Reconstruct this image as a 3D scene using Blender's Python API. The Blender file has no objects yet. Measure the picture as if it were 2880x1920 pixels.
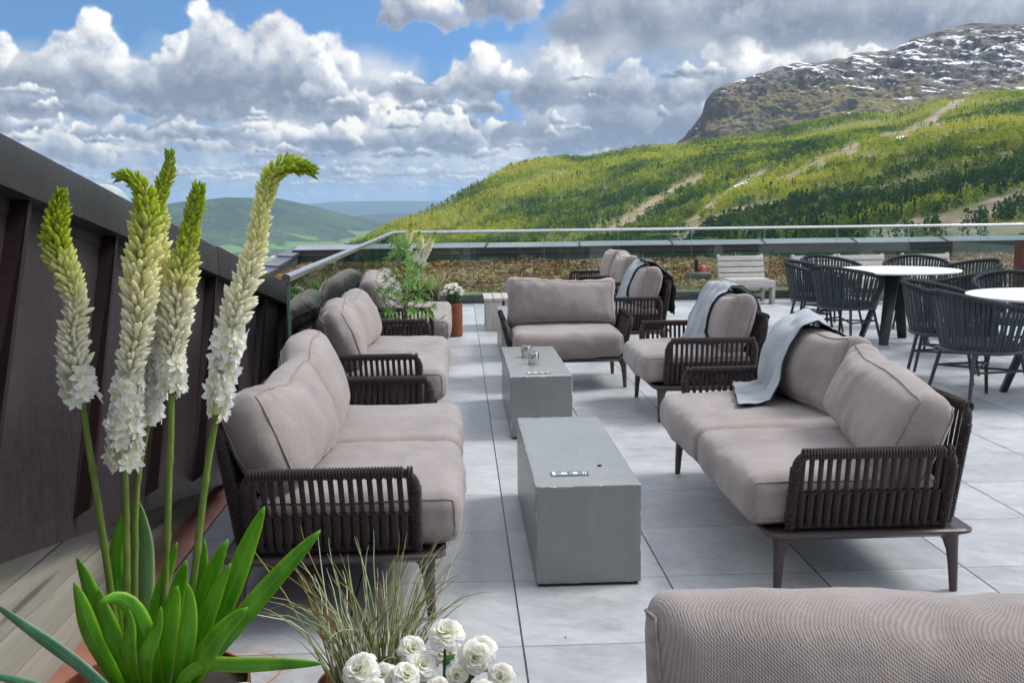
import bpy, bmesh, math, random
import numpy as np
from mathutils import Vector, Matrix, noise as mnoise
from mathutils.bvhtree import BVHTree
scene = bpy.context.scene
COL = scene.collection
rad = math.radians
EYE = (0.0, 0.0, 1.456)

# ---------------------------------------------------------------- node helpers
class NB:
    """small helper to write node graphs as expressions"""
    def __init__(self, tree):
        self.t = tree
        tree.nodes.clear()
    def n(self, typ, ins=None, **props):
        nd = self.t.nodes.new(typ)
        for k, v in props.items():
            setattr(nd, k, v)
        for k, v in (ins or {}).items():
            self.put(nd.inputs[k], v)
        return nd
    def put(self, sock, v):
        if isinstance(v, bpy.types.NodeSocket):
            self.t.links.new(v, sock)
        elif isinstance(v, bpy.types.Node):
            self.t.links.new(v.outputs[0], sock)
        else:
            try:
                sock.default_value = v
            except Exception:
                sock.default_value = tuple(v) + (1.0,)
    def m(self, op, a, b=None, c=None, clamp=False):
        nd = self.t.nodes.new('ShaderNodeMath'); nd.operation = op; nd.use_clamp = clamp
        for i, v in enumerate((a, b, c)):
            if v is not None: self.put(nd.inputs[i], v)
        return nd.outputs[0]
    def vm(self, op, a, b=None, scale=None):
        nd = self.t.nodes.new('ShaderNodeVectorMath'); nd.operation = op
        self.put(nd.inputs[0], a)
        if b is not None: self.put(nd.inputs[1], b)
        if scale is not None: self.put(nd.inputs[3], scale)
        return nd.outputs[0]
    def xyz(self, x, y, z):
        return self.n('ShaderNodeCombineXYZ', {0: x, 1: y, 2: z}).outputs[0]
    def sep(self, v):
        o = self.n('ShaderNodeSeparateXYZ', {0: v}).outputs
        return o[0], o[1], o[2]
    def ss(self, x, lo, hi, a=0.0, b=1.0):
        nd = self.n('ShaderNodeMapRange', {0: x, 1: lo, 2: hi, 3: a, 4: b}, interpolation_type='SMOOTHSTEP')
        return nd.outputs[0]
    def lin(self, x, lo, hi, a=0.0, b=1.0):
        return self.n('ShaderNodeMapRange', {0: x, 1: lo, 2: hi, 3: a, 4: b}).outputs[0]
    def mix(self, f, a, b, blend='MIX'):
        nd = self.t.nodes.new('ShaderNodeMix'); nd.data_type = 'RGBA'; nd.blend_type = blend
        self.put(nd.inputs[0], f); self.put(nd.inputs[6], a); self.put(nd.inputs[7], b)
        return nd.outputs[2]
    def noise(self, vec, scale, detail=4.0, rough=0.5, dist=0.0, dim='3D', out=0):
        nd = self.n('ShaderNodeTexNoise', {'Scale': scale, 'Detail': detail, 'Roughness': rough, 'Distortion': dist}, noise_dimensions=dim)
        if vec is not None: self.put(nd.inputs['Vector'], vec)
        return nd.outputs[out]
    def vor(self, vec, scale, feature='F1', detail=0.0, rough=0.5, smooth=None, out='Distance', dim='3D', rnd=1.0):
        nd = self.n('ShaderNodeTexVoronoi', feature=feature, voronoi_dimensions=dim)
        self.put(nd.inputs['Scale'], scale); self.put(nd.inputs['Randomness'], rnd)
        if 'Detail' in nd.inputs: self.put(nd.inputs['Detail'], detail); self.put(nd.inputs['Roughness'], rough)
        if smooth is not None: self.put(nd.inputs['Smoothness'], smooth)
        if vec is not None: self.put(nd.inputs['Vector'], vec)
        return nd.outputs[out]
# ---------------------------------------------------------------- cumulus field for the sky (computed here, in degrees of azimuth and elevation)
SUN_AZ, SUN_EL = 80.0, 50.0      # degrees, azimuth clockwise from +Y
CA0, CA1, CE0, CE1, CPX = -62.0, 78.0, -1.0, 16.0, 0.04
def vnoise(rs, h, w, cells_y, cells_x, octaves=5, gain=0.5):
    out = np.zeros((h, w), np.float32); amp = 1.0; tot = 0.0
    for o in range(octaves):
        gy, gx = int(cells_y * 2 ** o) + 3, int(cells_x * 2 ** o) + 3
        g = rs.rand(gy, gx).astype(np.float32) * 2 - 1
        yy = np.linspace(0, gy - 2.001, h); xx = np.linspace(0, gx - 2.001, w)
        y0 = yy.astype(int); x0 = xx.astype(int)
        fy = (yy - y0).astype(np.float32); fx = (xx - x0).astype(np.float32)
        fy = fy * fy * (3 - 2 * fy); fx = fx * fx * (3 - 2 * fx)
        a = g[y0][:, x0]; b_ = g[y0][:, x0 + 1]; c = g[y0 + 1][:, x0]; d = g[y0 + 1][:, x0 + 1]
        top = a + (b_ - a) * fx; bot = c + (d - c) * fx
        out += amp * (top + (bot - top) * fy[:, None]); tot += amp; amp *= gain
    return out / tot
def make_clouds():
    rs = np.random.RandomState(11)
    W = int((CA1 - CA0) / CPX); Hh = int((CE1 - CE0) / CPX)
    rgb = np.zeros((Hh, W, 3), np.float32); alpha = np.zeros((Hh, W), np.float32)
    wx = vnoise(rs, Hh, W, 14, 115, 6, 0.62); wy = vnoise(rs, Hh, W, 14, 115, 6, 0.62)
    fine = vnoise(rs, Hh, W, 24, 200, 6, 0.62)
    broad = vnoise(rs, Hh, W, 5, 40, 4, 0.5)
    L = np.array([0.66, 0.70, 0.26])
    def cloud(a0, e0, w, h, tone=1.0, flat=0.0, n=None, soft=1.0, warm=0.0, asym=0.0, base=1.0):
        """one cumulus: centre azimuth, base elevation, width, height in degrees"""
        pad = 0.6 + 0.35 * h
        ia0 = max(0, int((a0 - w / 2 - pad - CA0) / CPX)); ia1 = min(W, int((a0 + w / 2 + pad - CA0) / CPX))
        ie0 = max(0, int((e0 - pad * .8 - CE0) / CPX)); ie1 = min(Hh, int((e0 + h + pad - CE0) / CPX))
        if ia1 - ia0 < 4 or ie1 - ie0 < 4: return
        hh, ww = ie1 - ie0, ia1 - ia0
        zb = np.full((hh, ww), -9.0, np.float32); nx = np.zeros((hh, ww), np.float32); ny = np.zeros_like(nx); nz = np.ones_like(nx)
        A = CA0 + (ia0 + np.arange(ww)) * CPX; E = CE0 + (ie0 + np.arange(hh)) * CPX
        ws = min(0.42 * h, 1.15)
        AA = A[None, :] + wx[ie0:ie1, ia0:ia1] * ws; EE = E[:, None] + wy[ie0:ie1, ia0:ia1] * ws * .85
        n = n or int(70 + 150 * min(1.0, w * h / 8.0))
        ph = rs.rand(4) * 6.28
        for k in range(n):
            t = rs.uniform(-1, 1)
            prof = (1 - abs(t - asym * .35) ** 2.2) * (0.62 + 0.25 * math.sin(3.1 * t + ph[0]) + 0.22 * math.sin(6.7 * t + ph[1]))
            prof = max(0.10, prof)
            v = rs.rand() ** 0.75
            r = h * rs.uniform(0.10, 0.25) * (1.15 - 0.55 * v) * (0.7 + 0.3 * prof)
            if k < n * .22: r *= 1.5; v *= .6
            x = a0 + t * (w / 2 - r * .8); y = e0 + r * .55 + v * max(0.0, h * prof - r * 1.2)
            zc = rs.uniform(-.35, .5) * h * .6 * (1 - .6 * v)
            j0 = max(0, int((x - r * 1.5 - A[0]) / CPX)); j1 = min(ww, int((x + r * 1.5 - A[0]) / CPX) + 1)
            i0 = max(0, int((y - r * 1.5 - E[0]) / CPX)); i1 = min(hh, int((y + r * 1.5 - E[0]) / CPX) + 1)
            if j1 <= j0 or i1 <= i0: continue
            dx = (AA[i0:i1, j0:j1] - x) / r; dy = (EE[i0:i1, j0:j1] - y) / (r * .92)
            d2 = dx * dx + dy * dy
            m = d2 < 1
            zz = np.sqrt(np.maximum(0, 1 - d2)); z = zc + zz * r
            zs = zb[i0:i1, j0:j1]
            up = m & (z > zs)
            zs[up] = z[up]; nx[i0:i1, j0:j1][up] = dx[up]; ny[i0:i1, j0:j1][up] = dy[up]; nz[i0:i1, j0:j1][up] = zz[up]
        cov = (zb > -8).astype(np.float32)
        def blur(f, k):
            if k < 1: return f
            ker = np.ones(2 * k + 1, np.float32) / (2 * k + 1)
            f = np.apply_along_axis(lambda q: np.convolve(np.pad(q, k, mode='edge'), ker, 'valid'), 0, f)
            return np.apply_along_axis(lambda q: np.convolve(np.pad(q, k, mode='edge'), ker, 'valid'), 1, f)
        k1 = max(1, int(round(0.045 * h / CPX * soft)))
        nxb, nyb, nzb = blur(nx * cov, k1), blur(ny * cov, k1), blur(nz * cov, k1)
        cs = blur(cov, max(1, int(round(k1 * .8))))
        fn = fine[ie0:ie1, ia0:ia1]
        al = np.clip((cs - 0.28 + 0.55 * fn) / 0.72, 0, 1); al = al * al * (3 - 2 * al)
        big = blur(cov, max(2, int(0.16 * h / CPX)))
        ln = np.sqrt(nxb ** 2 + nyb ** 2 + nzb ** 2) + 1e-4
        lam = (nxb * L[0] + nyb * L[1] + nzb * L[2]) / ln
        k2 = max(2, int(round(0.13 * h / CPX)))
        nxb, nyb, nzb = blur(nxb, k2), blur(nyb, k2), blur(nzb, k2)
        gx, gy = np.gradient(blur(cov, k2 * 2), CPX / h)[::-1]
        nxb = nxb - gx * .35; nyb = nyb - gy * .35
        ln = np.sqrt(nxb ** 2 + nyb ** 2 + nzb ** 2) + 1e-4
        lam = .50 * lam + .60 * (nxb * L[0] + nyb * L[1] + nzb * L[2]) / ln
        hv = np.clip((E[:, None] - e0) / h, -.1, 1.1) + 0.0 * lam
        hv = hv + 0.10 * broad[ie0:ie1, ia0:ia1]
        up = np.clip((hv - flat) / 0.65, 0, 1)
        lit = 0.16 + 0.50 * np.clip(lam * .80 + .28, 0, 1.1) + 0.40 * up - 0.34 * np.clip(big - .55, 0, 1) * (1 - up) * base + 0.34 * fn + 0.16 * broad[ie0:ie1, ia0:ia1]
        lit = np.clip(lit * tone, 0, 1.05)
        dark = np.array([0.225, 0.27, 0.36]); mid = np.array([0.52, 0.56, 0.63]); brt = np.array([1.0, 0.99, 0.97 - .11 * warm])
        t1 = np.clip(lit / .52, 0, 1)[..., None]; t2 = np.clip((lit - .52) / .43, 0, 1)[..., None]
        c = dark + (mid - dark) * t1; c = c + (brt - mid) * t2
        al3 = al[..., None]
        R = rgb[ie0:ie1, ia0:ia1]; Al = alpha[ie0:ie1, ia0:ia1]
        rgb[ie0:ie1, ia0:ia1] = c * al3 + R * (1 - al3)
        alpha[ie0:ie1, ia0:ia1] = al + Al * (1 - al)
    # veil behind: pale band low down
    E = CE0 + np.arange(Hh) * CPX
    veil = np.clip((6.4 - E) / 3.0, 0, 1)[:, None] * (0.82 + 0.5 * broad)
    veil = np.clip(veil, 0, .92)
    rgb[:] = np.array([0.50, 0.565, 0.67]) + 0.30 * (broad + .4 * fine)[..., None]; alpha[:] = veil
    # far rows, small and flat, drawn from the horizon upwards
    for row, (e, hmin, hmax, wmin, wmax, step) in enumerate(((0.15, .22, .4, 1.2, 4, 1.5), (0.6, .3, .55, 1.4, 4.5, 1.6), (1.15, .4, .7, 1.8, 5, 1.8), (1.8, .6, 1.0, 2.2, 5.5, 2.2), (2.6, .8, 1.3, 2.6, 6, 2.7), (3.4, 1.0, 1.7, 3.5, 7, 3.6))):
        a = CA0
        while a < CA1:
            a += step * rs.uniform(.55, 1.35)
            if rs.rand() < .84 + .03 * row:
                cloud(a, e + rs.uniform(-.22, .22) * (1 + row * .25), rs.uniform(wmin, wmax), rs.uniform(hmin, hmax), tone=rs.uniform(.88, 1.12), warm=.8 if row < 4 else .4, flat=.0, n=46 + 16 * row, soft=1.7)
    A = CA0 + np.arange(W) * CPX
    st = np.clip((A[None, :] - 3.5 + 2.0 * broad - .55 * (E[:, None] - 8.5)) / 4.0, 0, 1) * np.clip((E[:, None] - 5.2 + 1.5 * broad) / 3.0, 0, 1)
    st = np.clip(st * 1.1, 0, 1)[..., None]
    tone = np.clip(.50 + .75 * broad + .35 * fine - .035 * (E[:, None] - 8), 0, 1)[..., None]
    sc = np.array([0.27, 0.32, 0.40]) * (1 - tone) + np.array([0.62, 0.64, 0.67]) * tone
    rgb[:] = sc * st + rgb * (1 - st); alpha[:] = st[..., 0] + alpha * (1 - st[..., 0])
    band = np.clip((E[:, None] - 1.2) / 2.2, 0, 1) * np.clip((8.3 - E[:, None] + 2.2 * broad + .9 * np.clip((A[None, :] + 20) / 20, -1, 0)) / 2.4, 0, 1)
    s2 = (np.clip(.72 + 1.5 * broad + .45 * fine, 0, 1) * band * .92)[..., None]
    tn = np.clip(.50 + .9 * broad + .55 * fine, 0, 1)[..., None]
    c2 = np.array([0.30, 0.36, 0.47]) * (1 - tn) + np.array([0.80, 0.81, 0.83]) * tn
    rgb[:] = c2 * s2 + rgb * (1 - s2); alpha[:] = s2[..., 0] + alpha * (1 - s2[..., 0])
    for k in range(46):
        e = rs.uniform(2.6, 6.6)
        cloud(rs.uniform(-30, 34), e, rs.uniform(2, 6.5), rs.uniform(.6, 1.9), tone=rs.uniform(.82, 1.05), flat=rs.uniform(0, .3), soft=rs.uniform(1.2, 2.5), base=1.2)
    for args in CLOUDS:
        cloud(**args) if isinstance(args, dict) else cloud(*args)
    for k in range(30):
        e = rs.uniform(2.2, 6.8)
        cloud(rs.uniform(-26, 16), e, rs.uniform(.8, 3.0), rs.uniform(.35, 1.0), tone=rs.uniform(.85, 1.1), flat=rs.uniform(0, .2), soft=rs.uniform(1.5, 3.0))
    # beyond the frame on both sides
    for a, e, w, h in ((-32, 6, 9, 5), (-42, 4.5, 12, 6), (-52, 6, 12, 6), (36, 7, 14, 6), (48, 4.5, 14, 6), (60, 6, 14, 7), (71, 5, 12, 6), (40, 11, 16, 5), (58, 12, 18, 4), (-28, 12, 12, 4)):
        cloud(a, e, w, h)
    return rgb, alpha
CLOUDS = []
def P_(x, y): return ((x - 1059) / 41.05, (470 - .0115 * (x - 1059) - y) / 41.05)
def add(x0, x1, ytop, ybase, **kw):
    a0, e0 = P_((x0 + x1) / 2, ybase); w = (x1 - x0) / 41.05; h = (ybase - ytop) / 41.05
    CLOUDS.append(dict(a0=a0, e0=e0, w=w, h=h, **kw))
add(640, 1240, 225, 345, warm=.5)
add(1150, 1420, 260, 350, warm=.6)
add(1380, 1640, 270, 345, warm=.7)
add(940, 1120, 235, 330, warm=.5)
add(-60, 330, 265, 385, warm=.7)
add(230, 700, 255, 330, flat=.1)
add(560, 860, 262, 340, warm=.4)
add(-80, 380, 190, 290, flat=.35, tone=.85, base=1.4)
add(360, 860, 190, 275, flat=.35, tone=.85, base=1.4)
add(1150, 1660, 130, 330, flat=.3, tone=.86, base=1.3)
add(1500, 1700, 150, 320, flat=.2, tone=.92)
add(840, 1300, 95, 235, flat=.12, tone=1.0)
add(1180, 1560, 60, 250, flat=.2, tone=.95)
add(1500, 1860, 55, 240, flat=.1, tone=1.02)
add(1760, 2060, 90, 200, flat=.1)
add(-60, 170, 65, 235, flat=.1, asym=-.2)
add(130, 440, 42, 240, flat=.12)
add(330, 560, 95, 255, flat=.1)
add(420, 850, -80, 255, flat=.16, n=330, asym=.1)
add(690, 850, 130, 260, flat=.1)
add(880, 1090, -60, 78, flat=.05, tone=1.0)
add(1060, 1240, -120, 60, flat=.3, tone=.95, soft=2.5)
add(1250, 1900, -160, 100, flat=.75, tone=.72, soft=2.5, base=.8)
add(1600, 2500, -150, 120, flat=.8, tone=.72, soft=2.5, base=.8)
add(2040, 2500, -60, 140, flat=.6, tone=.8, soft=2)
def build_world():
    rgb, al = make_clouds()
    h, w_ = al.shape
    im = bpy.data.images.new("cloud_field", w_, h, alpha=True, float_buffer=True)
    px = np.empty((h, w_, 4), np.float32); px[..., :3] = rgb; px[..., 3] = np.clip(al, 0, 1)
    im.alpha_mode = 'CHANNEL_PACKED'
    im.pixels.foreach_set(px.ravel()); im.update(); im.pack()
    w = bpy.data.worlds.new("World"); scene.world = w; w.use_nodes = True
    b = NB(w.node_tree)
    d = b.vm('NORMALIZE', b.n('ShaderNodeTexCoord').outputs['Generated'])
    x, y, z = b.sep(d)
    az = b.m('MULTIPLY', b.m('ARCTAN2', x, y), 57.29578)
    el = b.m('MULTIPLY', b.m('ARCSINE', z), 57.29578)
    u = b.m('DIVIDE', b.m('SUBTRACT', az, CA0), CA1 - CA0); v = b.m('DIVIDE', b.m('SUBTRACT', el, CE0), CE1 - CE0)
    tex = b.n('ShaderNodeTexImage', {0: b.xyz(u, v, 0.0)}, image=im, extension='EXTEND', interpolation='Cubic')
    inside = b.m('MULTIPLY', b.m('MULTIPLY', b.ss(az, CA0, CA0 + 6), b.ss(az, CA1, CA1 - 6)), b.ss(el, CE1, CE1 - 3))
    # the rest of the sky: loose broken cloud, made brighter than the visible part to add fill
    n = b.noise(d, 3.0, 3.0, 0.55)
    far = b.ss(n, 0.36, 0.62)
    fcol = b.mix(far, (0.82, 0.90, 1.02, 1), (2.15, 2.10, 2.04, 1))
    ccol = b.mix(inside, fcol, tex.outputs[0])
    calpha = b.m('ADD', b.m('MULTIPLY', tex.outputs[1], inside), b.m('MULTIPLY', b.m('SUBTRACT', 1.0, inside), b.m('ADD', 0.25, b.m('MULTIPLY', far, 0.5))))
    sky = b.n('ShaderNodeTexSky', sky_type='NISHITA', sun_disc=False, sun_elevation=rad(SUN_EL), sun_rotation=rad(SUN_AZ), air_density=1.0, dust_density=0.5, ozone_density=2.5)
    # looked up a little above the true direction: the gaps between the clouds show deep blue
    b.put(sky.inputs[0], b.vm('NORMALIZE', b.xyz(x, y, b.m('ADD', b.m('MAXIMUM', z, 0.0), 0.25))))
    blue = b.vm('MULTIPLY', sky.outputs[0], (SKY_STRENGTH * .86, SKY_STRENGTH * 1.16, SKY_STRENGTH * 1.32))
    col = b.mix(calpha, blue, ccol)
    bg = b.n('ShaderNodeBackground', {0: col, 1: 1.0})
    b.n('ShaderNodeOutputWorld', {0: bg.outputs[0]})
    w.cycles.sampling_method = 'MANUAL'; w.cycles.sample_map_resolution = 1024
SKY_STRENGTH = 0.12
def build_sun():
    L = bpy.data.lights.new("sun", 'SUN'); L.energy = SUN_E; L.angle = rad(21); L.color = (1.0, 0.955, 0.89)
    o = bpy.data.objects.new("sun", L); COL.objects.link(o)
    d = Vector((math.sin(rad(SUN_AZ)) * math.cos(rad(SUN_EL)), math.cos(rad(SUN_AZ)) * math.cos(rad(SUN_EL)), math.sin(rad(SUN_EL))))
    o.rotation_euler = d.to_track_quat('Z', 'Y').to_euler(); o.location = d * 60
SUN_E = 3.0

# ---------------------------------------------------------------- mesh helpers
class MB:
    """collects vertices and faces; finish() in obj() makes ONE mesh object"""
    def __init__(self): self.v = []; self.f = []
    def add(self, vs, fs):
        o = len(self.v); self.v += [tuple(p) for p in vs]; self.f += [tuple(i + o for i in q) for q in fs]; return self
    def box(self, c, s, M=None):
        x, y, z = s[0] / 2, s[1] / 2, s[2] / 2
        vs = [Vector((sx * x, sy * y, sz * z)) for sz in (-1, 1) for sy in (-1, 1) for sx in (-1, 1)]
        if M is not None: vs = [M @ p for p in vs]
        vs = [p + Vector(c) for p in vs]
        return self.add(vs, [(0, 2, 3, 1), (4, 5, 7, 6), (0, 1, 5, 4), (2, 6, 7, 3), (0, 4, 6, 2), (1, 3, 7, 5)])
    def hexa(self, p8):
        return self.add(p8, [(0, 3, 2, 1), (4, 5, 6, 7), (0, 1, 5, 4), (1, 2, 6, 5), (2, 3, 7, 6), (3, 0, 4, 7)])
    def tube(self, pts, r, n=8, closed=False, cap=True, flat=None):
        P = [Vector(p) for p in pts]; m = len(P)
        R = r if isinstance(r, (list, tuple)) else [r] * m
        T = []
        for i in range(m):
            a = P[(i - 1) % m] if (closed or i > 0) else P[i]; c = P[(i + 1) % m] if (closed or i < m - 1) else P[i]
            t = (c - a); T.append(t.normalized() if t.length > 1e-9 else Vector((0, 0, 1)))
        up = Vector((0, 0, 1)) if abs(T[0].z) < .9 else Vector((1, 0, 0))
        N = (up - T[0] * up.dot(T[0])).normalized()
        vs = []
        for i in range(m):
            N = (N - T[i] * N.dot(T[i]))
            N = N.normalized() if N.length > 1e-9 else T[i].orthogonal().normalized()
            B = T[i].cross(N)
            for k in range(n):
                a = 2 * math.pi * k / n
                fx, fy = (1, 1) if flat is None else flat
                vs.append(P[i] + (N * math.cos(a) * fx + B * math.sin(a) * fy) * R[i])
        fs = []
        for i in range(m if closed else m - 1):
            j = (i + 1) % m
            for k in range(n):
                l = (k + 1) % n
                fs.append((i * n + k, i * n + l, j * n + l, j * n + k))
        if cap and not closed:
            fs.append(tuple(range(n))[::-1]); fs.append(tuple((m - 1) * n + k for k in range(n)))
        return self.add(vs, fs)
    def lathe(self, prof, n=24, c=(0, 0, 0), cap=True):
        vs = []; m = len(prof)
        for r, z in prof:
            for k in range(n):
                a = 2 * math.pi * k / n; vs.append((c[0] + r * math.cos(a), c[1] + r * math.sin(a), c[2] + z))
        fs = [(i * n + k, i * n + (k + 1) % n, (i + 1) * n + (k + 1) % n, (i + 1) * n + k) for i in range(m - 1) for k in range(n)]
        if cap: fs.append(tuple(range(n))[::-1]); fs.append(tuple((m - 1) * n + k for k in range(n)))
        return self.add(vs, fs)
    def grid(self, f, nu, nv, closed_u=False):
        vs = [f(i / nu, j / nv) for j in range(nv + 1) for i in range(nu + (0 if closed_u else 1))]
        w = nu if closed_u else nu + 1
        fs = [(j * w + i, j * w + (i + 1) % w, (j + 1) * w + (i + 1) % w, (j + 1) * w + i) for j in range(nv) for i in range(nu)]
        return self.add(vs, fs)
def mesh_from(name, mb, mat, smooth=35.0, bevel=0.0, attrs=None):
    me = bpy.data.meshes.new(name)
    if isinstance(mb, MB):
        me.from_pydata(mb.v, [], mb.f)
    else:                                   # numpy: (verts, quads or tris)
        V, F = mb; k = F.shape[1]
        me.vertices.add(len(V)); me.vertices.foreach_set('co', np.asarray(V, np.float32).ravel())
        me.loops.add(F.size); me.loops.foreach_set('vertex_index', F.astype(np.int32).ravel())
        me.polygons.add(len(F)); me.polygons.foreach_set('loop_start', np.arange(0, F.size, k, dtype=np.int32))
        me.update(calc_edges=True)
    if bevel:
        bm = bmesh.new(); bm.from_mesh(me)
        ed = [e for e in bm.edges if len(e.link_faces) == 2 and e.calc_face_angle(0) > rad(30)]
        bmesh.ops.bevel(bm, geom=ed, offset=bevel, segments=2, profile=0.6, affect='EDGES', clamp_overlap=True)
        bm.to_mesh(me); bm.free()
    if smooth is not None:
        me.polygons.foreach_set('use_smooth', [True] * len(me.polygons))
        if smooth < 170: me.set_sharp_from_angle(angle=rad(smooth))
    for k, arr in (attrs or {}).items():
        a = me.attributes.new(k, 'FLOAT', 'POINT'); a.data.foreach_set('value', np.asarray(arr, np.float32))
    if mat: me.materials.append(mat)
    return me
def obj(name, mb, mat, parent=None, loc=None, rz=None, **kw):
    me = mb if isinstance(mb, bpy.types.Mesh) else mesh_from(name, mb, mat, **kw)
    o = bpy.data.objects.new(name, me); COL.objects.link(o)
    if parent is not None: o.parent = parent
    if loc is not None: o.location = loc
    if rz is not None: o.rotation_euler = (0, 0, rz)
    return o
def tag(o, label=None, cat=None, group=None, kind=None):
    if label: o['label'] = label
    if cat: o['category'] = cat
    if group: o['group'] = group
    if kind: o['kind'] = kind
    return o
def thing(name, label, cat, loc=(0, 0, 0), rz=0.0, group=None):
    o = bpy.data.objects.new(name, None); COL.objects.link(o); o.empty_display_size = 0.1
    o.location = loc; o.rotation_euler = (0, 0, rz)
    return tag(o, label, cat, group)
def copy_tree(o, parent=None):
    c = o.copy(); COL.objects.link(c); c.parent = parent
    for ch in list(o.children): copy_tree(ch, c)
    return c
def fbm(x, y, z=0.0, oct=4, gain=0.5):
    s = 0.0; a = 1.0; t = 0.0; f = 1.0
    for _ in range(oct):
        s += a * mnoise.noise((x * f, y * f, z * f + 7.3)); t += a; a *= gain; f *= 2.03
    return s / t

# ---------------------------------------------------------------- materials
def mat(name):
    m = bpy.data.materials.new(name); m.use_nodes = True
    return m, NB(m.node_tree)
def fin(m, b, col, rough=0.6, metal=0.0, bump=None, bstr=0.3, bdist=0.01, **ins):
    i = {'Base Color': col, 'Roughness': rough, 'Metallic': metal}
    i.update(ins)
    p = b.n('ShaderNodeBsdfPrincipled', i)
    if bump is not None:
        b.t.links.new(b.n('ShaderNodeBump', {'Height': bump, 'Strength': bstr, 'Distance': bdist}).outputs[0], p.inputs['Normal'])
    b.n('ShaderNodeOutputMaterial', {0: p.outputs[0]})
    return m
def obco(b): return b.n('ShaderNodeTexCoord').outputs['Object']
def wpos(b): return b.n('ShaderNodeNewGeometry').outputs['Position']
def simple(name, c, rough=0.6, metal=0.0, var=0.12, scale=8.0, bstr=0.15, bdist=0.004, **kw):
    m, b = mat(name); p = obco(b)
    n = b.noise(p, scale, 5, 0.6); n2 = b.noise(p, scale * 9, 3, 0.6)
    f = b.lin(n, 0.3, 0.7)
    lo = tuple(x * (1 - var) for x in c) + (1,); hi = tuple(min(1, x * (1 + var)) for x in c) + (1,)
    r = b.lin(n2, 0.3, 0.7, max(0.02, rough - 0.08), min(1, rough + 0.08))
    return fin(m, b, b.mix(f, lo, hi), r, metal, b.m('ADD', n, b.m('MULTIPLY', n2, 0.4)), bstr, bdist, **kw)
MT = {}
def build_materials():
    # --- fabric of the cushions: two-tone weave with slight fading; coarse enough to read only on the closest cushion
    for key, nm, wa in (('fabric', 'woven_fabric', .05), ('fabric_near', 'woven_fabric_twill', .26)):
        m, b = mat(nm); p = obco(b); x, y, z = b.sep(p)
        K = 2 * math.pi / 0.0058
        def sn(a): return b.m('SINE', b.m('MULTIPLY', a, K))
        g1 = b.m('ADD', b.m('ADD', y, b.m('MULTIPLY', z, .55)), b.m('MULTIPLY', x, .3)); g2 = b.m('ADD', b.m('SUBTRACT', z, b.m('MULTIPLY', y, .30)), b.m('MULTIPLY', x, .9))
        wv = b.m('MULTIPLY', sn(g1), sn(b.m('MULTIPLY', g2, .8)))
        n = b.noise(p, 5.0, 4, 0.55); n2 = b.noise(p, 60.0, 3, 0.7)
        st = b.noise(b.vm('MULTIPLY', p, (25.0, 3.0, 160.0)), 1.0, 3, 0.6)
        f = b.m('ADD', b.m('ADD', b.m('MULTIPLY', wv, wa), b.m('MULTIPLY', n, 0.55)), b.m('ADD', b.m('MULTIPLY', n2, 0.32), b.m('MULTIPLY', st, 0.16)))
        col = b.mix(b.lin(f, 0.20, 0.85), (0.145, 0.119, 0.112, 1), (0.365, 0.315, 0.292, 1))
        big = b.noise(p, 2.2, 2, 0.5)
        st2 = b.ss(b.noise(p, 3.7, 5, .65, .8), .56, .70, 0, .22); col = b.mix(st2, col, (0.20, 0.165, 0.150, 1))
        col = b.mix(b.lin(big, .35, .7, 0, .35), col, (0.36, 0.315, 0.31, 1))
        h = b.m('ADD', b.m('MULTIPLY', wv, wa * 2.4), b.m('ADD', b.m('MULTIPLY', n2, 1.0), b.m('MULTIPLY', n, 2.0)))
        MT[key] = fin(m, b, col, 0.92, 0, h, 0.38, 0.0025, **{'Sheen Weight': 0.25, 'Sheen Roughness': 0.5, 'Specular IOR Level': 0.2})
    MT['piping'] = simple("fabric_piping", (0.27, 0.22, 0.205), 0.9, 0, .25, 60, .3, .002)
    # --- rope
    def rope(name, c1, c2, spec=0.25):
        m, b = mat(name); p = obco(b); x, y, z = b.sep(p)
        s = b.m('SINE', b.m('MULTIPLY', b.m('ADD', b.m('ADD', x, y), z), 2 * math.pi / 0.011))
        n = b.noise(p, 40, 4, .65); n3 = b.noise(p, 6, 2, .5)
        f = b.m('ADD', b.m('MULTIPLY', s, .22), b.m('ADD', b.m('MULTIPLY', n, .8), b.m('MULTIPLY', n3, .3)))
        return fin(m, b, b.mix(b.lin(f, .2, .95), c1, c2), 0.8, 0, b.m('ADD', s, n), .5, .003, **{'Specular IOR Level': spec, 'Sheen Weight': .15})
    MT['rope'] = rope("brown_rope", (0.013, 0.008, 0.008, 1), (0.056, 0.036, 0.035, 1))
    MT['rope_dark'] = rope("charcoal_rope", (0.012, 0.019, 0.025, 1), (0.060, 0.080, 0.092, 1))
    MT['frame'] = simple("brown_painted_metal", (0.060, 0.043, 0.042), .42, 0, .12, 10, .05, .001)
    MT['chair_metal'] = simple("charcoal_painted_metal", (0.026, 0.036, 0.046), .45, 0, .15, 10, .05, .001)
    MT['black_metal'] = simple("black_painted_steel", (0.012, 0.014, 0.017), .4, 0, .2, 8, .05, .001)
    # --- concrete-look tables
    m, b = mat("grey_box_table"); p = obco(b)
    n = b.noise(p, 4.0, 6, .6); n2 = b.noise(p, 34, 5, .7); n4 = b.noise(b.vm('MULTIPLY', p, (3.0, 3.0, .6)), 7.0, 4, .6)
    col = b.mix(b.lin(n, .3, .7), (0.190, 0.197, 0.193, 1), (0.228, 0.233, 0.228, 1))
    col = b.mix(b.lin(n4, .5, .8, 0, .30), col, (0.175, 0.178, 0.175, 1))
    ed = b.n('ShaderNodeAttribute', attribute_name='arris').outputs['Fac']
    chip = b.m('MULTIPLY', b.ss(ed, .25, .6), b.ss(b.noise(p, 16, 4, .7), .55, .60))
    col = b.mix(chip, col, (0.62, 0.61, 0.58, 1))
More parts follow.
